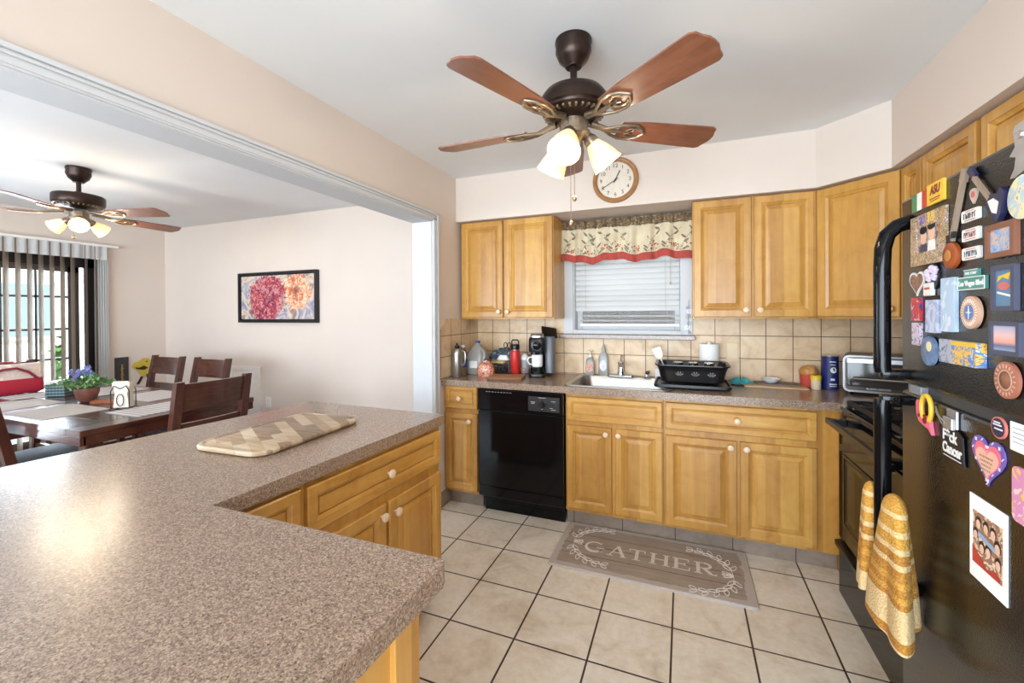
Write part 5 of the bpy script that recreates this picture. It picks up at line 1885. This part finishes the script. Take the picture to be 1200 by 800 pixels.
def tile(name, label, cat, s0, s1, z0, z1, mat, th=.004, border=None, bw=.006, r=.002, matte=None):
    t = mag(name, label, cat, (s0 + s1) / 2, (z0 + z1) / 2)
    w, h = s1 - s0, z1 - z0
    if border:
        o1 = [(p[0], p[1]) for p in rrect(w, h, r, 2)]
        i1 = [(p[0], p[1]) for p in rrect(w - 2 * bw, h - 2 * bw, .001, 2)]
        MB().prism(o1, 0, th, holes=[i1]).build('frame', border, t)
        MB().box(-w / 2 + bw * .9, w / 2 - bw * .9, -h / 2 + bw * .9, h / 2 - bw * .9, 0, th * .6).build('picture', mat, t)
    else:
        MB().prism([(p[0], p[1]) for p in rrect(w, h, r, 2)], 0, th).build('plate', mat, t)
    return t, w, h


flat('mwhite', 232, 230, 226, .4)
flat('mgreen', 64, 128, 84, .4)
flat('mred', 186, 60, 48, .4)
flat('mblack', 26, 26, 30, .4)
flat('mnavy', 36, 38, 72, .35)
flat('mbrown', 128, 82, 60, .4)
flat('mgold', 226, 184, 60, .4)
flat('mmaroon', 120, 34, 40, .4)
flat('mteal', 78, 140, 128, .4)
flat('mslate', 70, 72, 92, .4)
flat('mpink', 232, 110, 130, .4)
flat('mskin', 226, 184, 158, .6)
flat('mpurple', 116, 92, 168, .4)
# tricolour flag
t, w, h = tile('flag_magnet', 'small green, white and red flag magnet at the fridge top left', 'magnet', .080, .168, 1.657, 1.704, 'mwhite', .003)
MB().box(-w / 2, -w / 6, -h / 2, h / 2, .003, .0034).build('green_band', 'mgreen', t)
MB().box(w / 6, w / 2, -h / 2, h / 2, .003, .0034).build('red_band', 'mred', t)
t, w, h = tile('university_magnet', 'yellow square magnet lettered ASU in maroon at the fridge top', 'magnet', .173, .255, 1.655, 1.7085, 'mgold', .006)
MB().text('ASU', .030, TM((0, .008, .0062)), .0005, width=.052, shear=.15, bold=.0012).build('lettering', 'mmaroon', t)
MB().box(-.026, .026, -.014, -.011, .006, .0066).box(-.022, .022, -.019, -.017, .006, .0066).build('print', 'mmaroon', t)
# collage photo frame
t, w, h = tile('collage_frame', 'colourful collage photo frame magnet marked 2015 with a couple in it', 'photo magnet', .082, .265, 1.505, 1.640,
               palette('couple_photo', [c(92, 84, 96), c(172, 150, 140), c(206, 180, 160), c(66, 60, 72)], 22, .4), .007,
               palette('collage_print', [c(150, 60, 60), c(206, 150, 90), c(92, 110, 80), c(220, 190, 160), c(120, 80, 130), c(226, 200, 90), c(64, 60, 70)], 70, .4), .034)
mb = MB()
mb.text('20', .030, TM((-.024, .051, .0072)), .0005, width=.03, bold=.001)
mb.build('numbers', 'mpurple', t)
MB().text('15', .034, TM((.022, .052, .0072)), .0005, width=.034, bold=.001).build('numbers', 'mgold', t)
for x, y in ((-.022, .006), (.020, .012)):
    MB().prism(ellipse(.014, .019, 18, x, y), .0043, .0055).build('face', 'mskin', t)
    MB().prism(ellipse(.018, .010, 18, x, y + .018), .0043, .006).build('hair', 'mblack', t)
    MB().prism([(x - .022, -.040), (x + .020, -.040), (x + .016, y - .018), (x - .016, y - .018)], .0043, .0050).build('shirt', 'mslate' if x < 0 else 'mwhite', t)
# banjo
t = mag('banjo_magnet', 'banjo-shaped magnet with a round orange body and long neck', 'magnet', .293, 1.513)
MB().lathe([(.028, 0), (.031, .002), (.031, .010), (.028, .012), (0, .012)], 28).build('body', flat('banjo', 150, 72, 30, .4, var=.2), t, smooth=True)
MB().lathe([(.012, .012), (.014, .0135), (.012, .015)], 18).build('resonator', flat('mcaramel', 178, 116, 56, .4), t)
MB().bar((.0, .035, .006), (.046, .160, .006), .011, .008).box(-.008, .008, -.012, .018, 0, .010, m=TM((.050, .172, 0), rad(-20))).build('neck', flat('necktan', 150, 130, 112, .5), t)
MB().box(-.014, .002, .030, .05, .004, .011).box(.006, .016, .04, .055, .004, .011).build('pegs', 'mblack', t)
# guitar pick
t = mag('pick_magnet', 'pink guitar-pick magnet between the banjo and the dark guitar', 'magnet', .373, 1.634)
MB().prism([(0, -.017), (.010, -.004), (.014, .008), (.010, .015), (0, .017), (-.010, .015), (-.014, .008), (-.010, -.004)], 0, .004).build('pick', flat('mbeige', 196, 176, 160, .3), t)
MB().prism(ellipse(.007, .007, 14, 0, .003), .004, .0046).build('print', flat('mrose', 196, 96, 96, .4), t)
# electric guitar
t = mag('guitar_magnet', 'dark blue electric-guitar magnet with a pale pickguard', 'magnet', .462, 1.597)
MB().prism([(-.03, .012), (-.018, .024), (.002, .020), (.014, .030), (.026, .020), (.022, .0), (.016, -.022), (.004, -.036), (-.008, -.032), (-.016, -.014), (-.028, -.004)], 0, .010).build('body', 'mnavy', t)
MB().prism([(-.022, .010), (-.004, .012), (.010, .002), (.004, -.02), (-.008, -.016), (-.016, -.002)], .010, .0115).build('pickguard', 'mwhite', t)
MB().bar((-.022, .016, .008), (-.076, .074, .008), .009, .006).build('neck', 'necktan', t)
MB().box(-.006, .008, -.012, .020, .003, .010, m=TM((-.082, .082, 0), rad(42))).build('headstock', 'mnavy', t)
# souvenir plate, partly out of the frame
t = mag('souvenir_plate', 'round sky-blue and yellow souvenir plate magnet at the right photo edge', 'magnet', .531, 1.594)
MB().lathe([(.036, 0), (.041, .003), (.041, .006), (.036, .007), (0, .006)], 32).build('plate', palette('plate_print', [c(120, 160, 190), c(226, 216, 170), c(180, 200, 214), c(214, 180, 90), c(92, 126, 160)], 22, .3), t, smooth=True)
# silver ornament
t = mag('silver_ornament', 'silver cut-out ornament magnet at the upper right photo edge', 'magnet', .522, 1.682)
MB().prism([(-.016, .04), (-.010, .05), (.02, .052), (.022, .02), (.026, -.01), (.02, -.04), (-.014, -.048), (-.024, -.046), (-.012, -.030), (-.008, -.010), (-.026, -.004), (-.010, .010)], 0, .006).build('figure', 'silver', t)
MB().prism(ellipse(.008, .008, 14, .006, .028), .006, .010).build('boss', 'chrome', t)
# three licence-plate magnets
for (s0, s1, z0, z1, txt, lb, cl) in ((.330, .397, 1.581, 1.607, 'LIBRARY', 'topmost of the three little licence-plate magnets', 'mblack'), (.332, .398, 1.538, 1.565, 'HOLLYWOOD', 'middle one of the three little licence-plate magnets', 'mmaroon'), (.332, .400, 1.496, 1.523, 'NEW YORK', 'lowest of the three little licence-plate magnets', 'mslate')):
    t, w, h = tile('licence_plate_magnet', lb, 'magnet', s0, s1, z0, z1, 'mwhite', .005, r=.004)
    o1 = [(p[0], p[1]) for p in rrect(w, h, .004, 2)]
    i1 = [(p[0], p[1]) for p in rrect(w - .003, h - .003, .003, 2)]
    mb = MB()
    rdm = random.Random(txt)
    x = -.024
    while x < .022:                      # the tiny, unreadable characters as dark strokes
        k = rdm.uniform(.0035, .006)
        mb.box(x, x + k * .45, -.006, .006, .005, .0056)
        mb.box(x, x + k, rdm.choice((-.006, 0, .0045)), rdm.choice((.0062, .0015, .0062)), .005, .0056)
        x += k + .0025
    mb.build('characters', cl, t)
    MB().box(-.02, .02, -.0105, -.009, .005, .0055).box(-.018, .018, .009, .0105, .005, .0055).build('small_print', 'mred', t)
tile('framed_photo_magnet', 'brown wooden framed photo magnet of a crowd under blue sky', 'photo magnet', .427, .516, 1.489, 1.557, palette('crowd_photo', [c(92, 132, 190), c(140, 170, 206), c(206, 180, 170), c(120, 80, 84), c(226, 206, 200)], 40, .35), .010, 'mbrown', .011)
# heart photo
t = mag('heart_photo_magnet', 'white-edged heart photo magnet at the door edge, below the collage', 'photo magnet', .109, 1.457)
MB().prism(heart(.088, .066), 0, .004).build('edge', 'mwhite', t)
MB().prism(heart(.074, .055), .004, .0048).build('picture', palette('heart_photo', [c(62, 48, 48), c(150, 110, 90), c(96, 72, 66), c(196, 170, 160)], 50, .4), t)
# flower cluster
t = mag('flower_magnet', 'white and purple flower-bunch magnet with a white base beside the heart photo', 'magnet', .188, 1.460)
mb = MB()
for x, y in ((-.012, .022), (.010, .030), (.022, .010), (-.004, .008), (.026, .026)):
    for k in range(5):
        a = 2 * PI * k / 5
        mb.sphere(.0055, (x + .006 * math.cos(a), y + .006 * math.sin(a), .006), seg=8)
mb.build('petals', flat('mlilac', 206, 190, 214, .5), t, smooth=True)
MB().prism(ellipse(.034, .036, 20, .004, .012), 0, .004).build('backing', 'mblack', t)
MB().box(-.030, .016, -.038, -.004, 0, .009, bev=.003).build('vase', 'mwhite', t)
MB().box(-.02, .008, -.022, -.016, .009, .0098).build('print', 'mrose', t)
# strips
tile('photo_strip_magnet', 'tall pale blue photo-strip magnet', 'photo magnet', .249, .308, 1.333, 1.462, palette('strip_tall', [c(206, 216, 228), c(176, 196, 220), c(220, 222, 226), c(150, 176, 206)], 12, .25), .009)
tile('photo_strip_magnet', 'shorter pale lilac photo-strip magnet left of the tall strip', 'photo magnet', .172, .231, 1.327, 1.411, palette('strip_short', [c(196, 204, 226), c(170, 176, 206), c(214, 218, 230)], 16, .25), .009)
# street sign
t, w, h = tile('street_sign_magnet', 'green two-part street sign magnet reading Las Vegas Blvd', 'magnet', .317, .420, 1.429, 1.458, 'mteal', .006)
o1 = [(p[0], p[1]) for p in rrect(w, h, .002, 2)]
i1 = [(p[0], p[1]) for p in rrect(w - .004, h - .004, .001, 2)]
MB().prism(o1, .006, .007, holes=[i1]).build('edge', 'mwhite', t)
MB().text('Las Vegas Blvd', .016, TM((0, 0, .0062)), .0006, width=.092, bold=.0004).build('lettering', 'mwhite', t)
sg = MB().box(.342 - .3685, .394 - .3685, .0145, .030, 0, .006).build('small_sign', 'mteal', t)
MB().text('THE STRIP', .008, TM((0, .022, .0062)), .0005, width=.044).box(.342 - .3685, .394 - .3685, .029, .0303, .006, .007).build('small_lettering', 'mwhite', sg)
# compass
t = mag('compass_magnet', 'round wooden compass magnet with a blue star centre', 'magnet', .371, 1.379)
MB().lathe([(.030, 0), (.036, .002), (.036, .009), (.033, .010), (0, .010)], 32).build('disc', flat('mtan', 200, 160, 136, .5), t, smooth=True)
MB().lathe([(.017, .010), (.017, .0106), (0, .0106)], 24).build('centre', flat('msky', 88, 120, 176, .4), t)
mb = MB()
for k in range(4):
    a = k * PI / 2
    mb.prism([(0, .0015), (.015, 0), (0, -.0015)], .0106, .0112, m=TM((0, 0, 0), a))
for k in range(28):
    mb.box(.022, .030, -.0008, .0008, .010, .0105, m=TM((0, 0, 0), 2 * PI * k / 28))
mb.build('star', 'mwhite', t)
for s0, s1, z0, z1, lb, pal in ((.087, .136, 1.356, 1.419, 'red and blue picture magnet at the freezer door edge, upper of two', [c(60, 62, 130), c(200, 54, 52), c(220, 214, 220), c(150, 40, 50)]), (.091, .135, 1.289, 1.350, 'grey and pink picture magnet at the freezer door edge, lower of two', [c(80, 84, 130), c(206, 190, 204), c(150, 80, 96), c(46, 48, 70)])):
    tile('picture_magnet', lb, 'magnet', s0, s1, z0, z1, palette('edge_' + lb[:4], pal, 38, .35), .008)
t = mag('globe_magnet', 'round grey-blue moon-scene magnet low on the freezer door', 'magnet', .185, 1.279)
MB().lathe([(.034, 0), (.038, .002), (.038, .009), (.035, .010), (0, .010)], 32).build('disc', palette('moon_scene', [c(112, 134, 166), c(96, 116, 150), c(150, 164, 180)], 18, .4), t, smooth=True)
MB().prism(ellipse(.013, .013, 20, .008, .012), .010, .0106).build('moon', flat('moon', 232, 216, 166, .5), t)
tile('city_magnet', 'grey city-skyline box magnet next to the round moon magnet', 'magnet', .236, .316, 1.258, 1.314, palette('city_grey', [c(120, 126, 150), c(170, 176, 190), c(92, 96, 118), c(206, 206, 210)], 26, .35), .007)
t, w, h = tile('souvenir_box_magnet', 'thick multicoloured souvenir box magnet low on the freezer door', 'magnet', .319, .414, 1.261, 1.314, palette('souvenir_mix', [c(206, 80, 70), c(226, 186, 84), c(90, 130, 190), c(220, 214, 216), c(150, 70, 130)], 44, .35), .018)
MB().box(-w / 2, w / 2, h / 2 - .010, h / 2, .018, .0188).build('banner', 'mgold', t)
t, w, h = tile('poster_magnet', 'upright dark-framed poster magnet with a yellow and red sign picture', 'photo magnet', .444, .515, 1.382, 1.473, flat('mposter', 92, 130, 160, .4), .009, 'mslate', .010)
MB().prism([(-.02, .012), (-.004, .022), (.014, .016), (.02, .030), (.0, .026), (-.016, .024)], .0055, .0064).build('yellow_shape', 'mgold', t)
MB().prism(ellipse(.018, .008, 18, 0, .004), .0055, .0064).build('red_shape', flat('mcoral', 206, 110, 104, .4), t)
MB().bar((-.02, -.008, .006), (.02, -.016, .006), .004, .0008).build('stripe', 'mwhite', t)
# sunset frame
_ns = N('sunset_picture')
_sx = _ns.n('ShaderNodeSeparateXYZ')
_ns.l(_ns.coords(), _sx.inputs[0])
_mr = _ns.n('ShaderNodeMapRange')
_mr.inputs['From Min'].default_value = -.03
_mr.inputs['From Max'].default_value = .03
_ns.l(_sx.outputs[1], _mr.inputs['Value'])
_ns.col(_ns.ramp(_mr.outputs[0], [(0, c(186, 196, 216)), (.25, c(96, 110, 150)), (.36, c(226, 160, 140)), (.6, c(226, 190, 186)), (1, c(150, 176, 214))]))
tile('sunset_photo_magnet', 'dark-framed sunset photo magnet at the right photo edge', 'photo magnet', .438, .528, 1.295, 1.362, _ns.m, .009, 'mslate', .009)
t = mag('poker_chip_magnet', 'round brown patterned magnet just above the gap between the doors', 'magnet', .489, 1.2475)
MB().lathe([(.032, 0), (.036, .002), (.036, .008), (.033, .009), (0, .009)], 32).build('disc', flat('mcopper', 168, 104, 84, .4), t, smooth=True)
MB().lathe([(.018, .009), (.0195, .0098), (.021, .009)], 28).build('ring', 'mtan', t)
MB().lathe([(.016, .009), (.012, .012), (0, .014)], 20).build('boss', 'mbrown', t, smooth=True)
mb = MB()
for k in range(18):
    mb.box(.024, .031, -.0016, .0016, .009, .0096, m=TM((0, 0, 0), 2 * PI * k / 18))
mb.build('marks', 'mtan', t)
# lower door
t = mag('arched_magnet', 'pink and yellow arched rubber magnet at the top of the lower door', 'magnet', .160, 1.115)
ring = [(.026 * math.cos(a) * k + .012, .034 * math.sin(a) * k + .012) for k in (1,) for a in [rad(-60 + 300 * i / 20) for i in range(21)]]
MB().tube([(x, y, .007) for x, y in ring], .0055, 8).build('arch', flat('myellow', 226, 180, 50, .4), t, smooth=True)
MB().prism([(-.046, .016), (-.040, .026), (-.034, .016), (-.026, -.004), (.0, -.012), (.024, -.006), (.032, -.030), (.040, -.052), (.022, -.040), (-.004, -.036), (-.030, -.030), (-.044, -.010)], 0, .008).build('body', 'mpink', t)
MB().prism(ellipse(.010, .012, 16, .006, -.018), .008, .010).prism(ellipse(.004, .005, 12, -.026, -.014), .008, .010).build('spots', 'mmaroon', t)
t = mag('magnetic_clip', 'silver magnetic clip holding the black card on the lower door', 'clip', .289, 1.126)
MB().box(-.022, .022, -.022, .022, 0, .006, bev=.002).box(-.020, .020, -.024, .004, .006, .014, bev=.002).build('clip', 'silver', t)
MB().tube([(-.02, -.018, .014), (-.055, .004, .012), (-.062, .018, .010), (-.03, .0, .016), (.0, -.02, .012)], .0014, 6).build('wire', 'silver', t)
t = mag('slogan_card', 'black card with white blackletter slogan hanging from the silver clip', 'card', .290, 1.066, off=.003)
MB().prism([(-.055, .028), (-.045, .036), (.030, .036), (.044, .026), (.050, -.040), (-.048, -.036)], 0, .003).build('card', 'mblack', t)
MB().text('F*ck', .036, TM((-.010, .016, .003)), .0006, width=.064, bold=.0012, shear=.05).text('Cancer', .034, TM((0, -.014, .003)), .0006, width=.084, bold=.0012, shear=.05).box(-.036, .040, -.0335, -.0315, .003, .0036).build('lettering', 'mwhite', t)
t = mag('oval_badge_magnet', 'small oval badge magnet with a pink rim on the lower door', 'magnet', .458, 1.1475)
MB().prism(ellipse(.023, .022, 26), 0, .004).build('rim', flat('mcoralrim', 216, 120, 110, .4), t)
MB().prism(ellipse(.020, .019, 26), .004, .0046).build('face', 'mnavy', t)
MB().box(-.014, .012, .004, .007, .0046, .0052).box(-.010, .015, -.004, -.001, .0046, .0052).box(-.012, .008, .009, .012, .0046, .0052).build('print', 'mwhite', t)
t, w, h = tile('paper_note', 'white paper note stuck at the right photo edge of the lower door', 'note', .488, .560, 1.114, 1.169, 'paper', .001)
mb = MB()
for i in range(4):
    mb.box(-.028, .02 - .006 * (i % 2), .016 - i * .009, .0175 - i * .009, .001, .0013)
mb.build('writing', flat('mpencil', 150, 146, 166, .6), t)
t = mag('heart_magnet', 'large purple and pink paper heart on the lower door', 'magnet', .421, 1.066)
MB().prism(heart(.112, .100), 0, .003).build('border', 'mpurple', t)
MB().prism(heart(.088, .078), .003, .0038).build('pink_heart', 'mpink', t)
MB().prism(heart(.074, .062), .0038, .0044, m=TM((0, -.004, 0))).build('message_area', flat('mpeach', 232, 176, 156, .5), t)
mb = MB()
rdm = random.Random(8)
for row in range(4):
    y = .008 - row * .009
    x = -.024 + .003 * row
    while x < .022 - .004 * row:
        k = rdm.uniform(.003, .006)
        mb.tube([(x, y, .0046), (x + k * .5, y + .0035, .0046), (x + k, y - .001, .0046)], .0006, 4)
        x += k + .0015
mb.build('handwriting', flat('mhand', 120, 116, 70, .6), t)
mb = MB()
for i, (x, y) in enumerate(heart(.100, .089, 16)):
    mb.box(-.004, .004, -.0009, .0009, .003, .0038, m=TM((x, y, 0), PI / 4))
    if i % 2:
        mb.box(-.004, .004, -.0009, .0009, .003, .0038, m=TM((x, y, 0), -PI / 4))
mb.build('crosses', 'mwhite', t)
t = mag('painted_stick_magnet', 'pastel painted stick-shaped magnet at the right photo edge of the lower door', 'magnet', .545, 1.036)
MB().prism([(p[0], p[1]) for p in rrect(.084, .104, .012, 4)], 0, .006).build('slab', palette('pastel_paint', [c(232, 196, 90), c(214, 140, 180), c(232, 206, 196), c(206, 110, 160)], 20, .5), t)
# instant-style group photo
t, w, h = tile('group_photo', 'large white-bordered group photo on the lower fridge door', 'photo', .354, .481, .798, .980, 'paper', .0015)
MB().box(-.050, .050, -.056, .058, .0015, .0019).build('picture', palette('group_photo_ground', [c(222, 190, 160), c(150, 112, 92), c(232, 210, 188), c(112, 84, 76)], 26, .4), t)
for x, y, k in ((-.030, .030, 1), (-.004, .030, 1), (.020, .028, 1), (-.040, .004, .9), (.034, .006, 1.1), (-.018, -.018, 1), (.004, -.016, 1), (.036, -.026, 1)):
    MB().prism(ellipse(.0105 * k, .013 * k, 16, x, y + .006), .0019, .0022).build('hair', 'mblack', t)
    MB().prism(ellipse(.0075 * k, .0098 * k, 16, x, y + .002), .0022, .0025).build('face', 'mskin', t)
MB().bar((-.03, .012, .0023), (.028, .002, .0023), .010, .0005).build('blue_banner', flat('mbanner', 150, 170, 200, .5), t)
MB().prism([(-.05, -.020), (-.02, -.036), (.0, -.050), (.03, -.040), (.05, -.056), (-.05, -.056)], .0026, .003).build('red_clothing', 'mred', t)

# towel on the lower handle
tw_ = thing('hand_towel', 'mustard striped waffle towel hanging over the fridge handle', 'towel', mat=FR @ TM((-.062, -.052, .0)))


def m_towel():
    n = N('mustard_waffle_stripes')
    tc = n.n('ShaderNodeTexCoord')
    sp = n.n('ShaderNodeSeparateXYZ')
    n.l(tc.outputs['Object'], sp.inputs[0])
    mr = n.n('ShaderNodeMapRange')
    mr.inputs['From Min'].default_value = .40
    mr.inputs['From Max'].default_value = .86
    n.l(sp.outputs[2], mr.inputs['Value'])
    Y, P, B = c(176, 114, 22), c(222, 192, 140), c(200, 144, 48)
    k = n.ramp(mr.outputs[0], [(0, Y), (.07, P), (.10, B), (.14, P), (.17, Y), (.22, P), (.24, Y), (.29, P), (.46, Y), (.49, B), (.52, Y), (.56, B), (.60, Y), (.66, P), (.69, Y), (.74, P), (.77, B), (.83, P), (.86, B), (.93, P), (.96, B)], 'CONSTANT')
    br = n.n('ShaderNodeTexVoronoi')
    br.inputs['Scale'].default_value = 170
    n.l(tc.outputs['Object'], br.inputs['Vector'])
    n.col(n.mix(.22, k, n.ramp(br.outputs['Distance'], [(.1, c(232, 204, 150)), (.7, c(150, 98, 24))])))
    n.set(Roughness=.95)
    n.bump(br.outputs['Distance'], .6, .004)
    return n.m


TWM = m_towel()


def towel(cx, cy, rx, ry, ztop, zbot, npl, ph, seed):
    def fn(u, v):
        a = 2 * PI * u
        if v < .14:                                   # rounded shoulder over the handle
            q = v / .14
            base, drop = .56 * math.sin(q * PI / 2), .055 * (1 - math.cos(q * PI / 2))
        else:
            q = (v - .14) / .86
            base, drop = .56 + .44 * q ** .8, .055 + (ztop - zbot - .055) * q
        k = min(1, v * 1.4)
        fold = 1 + .30 * k * math.sin(npl * a + ph) + .08 * k * math.sin((npl + 3) * a + seed)
        return (cx + rx * base * fold * math.cos(a), cy + ry * base * fold * math.sin(a), ztop - drop + .016 * math.sin(a + ph) * v)
    return fn


mb = MB().grid(towel(-.002, -.092, .046, .084, .880, .520, 3, .6, 1), 120, 48)
MBf = mb.build('front_drape', TWM, tw_, smooth=True)
mb = MB().grid(towel(-.018, .036, .036, .050, .868, .560, 3, 2.2, 4), 110, 42)
o2 = mb.build('rear_drape', TWM, tw_, smooth=True)
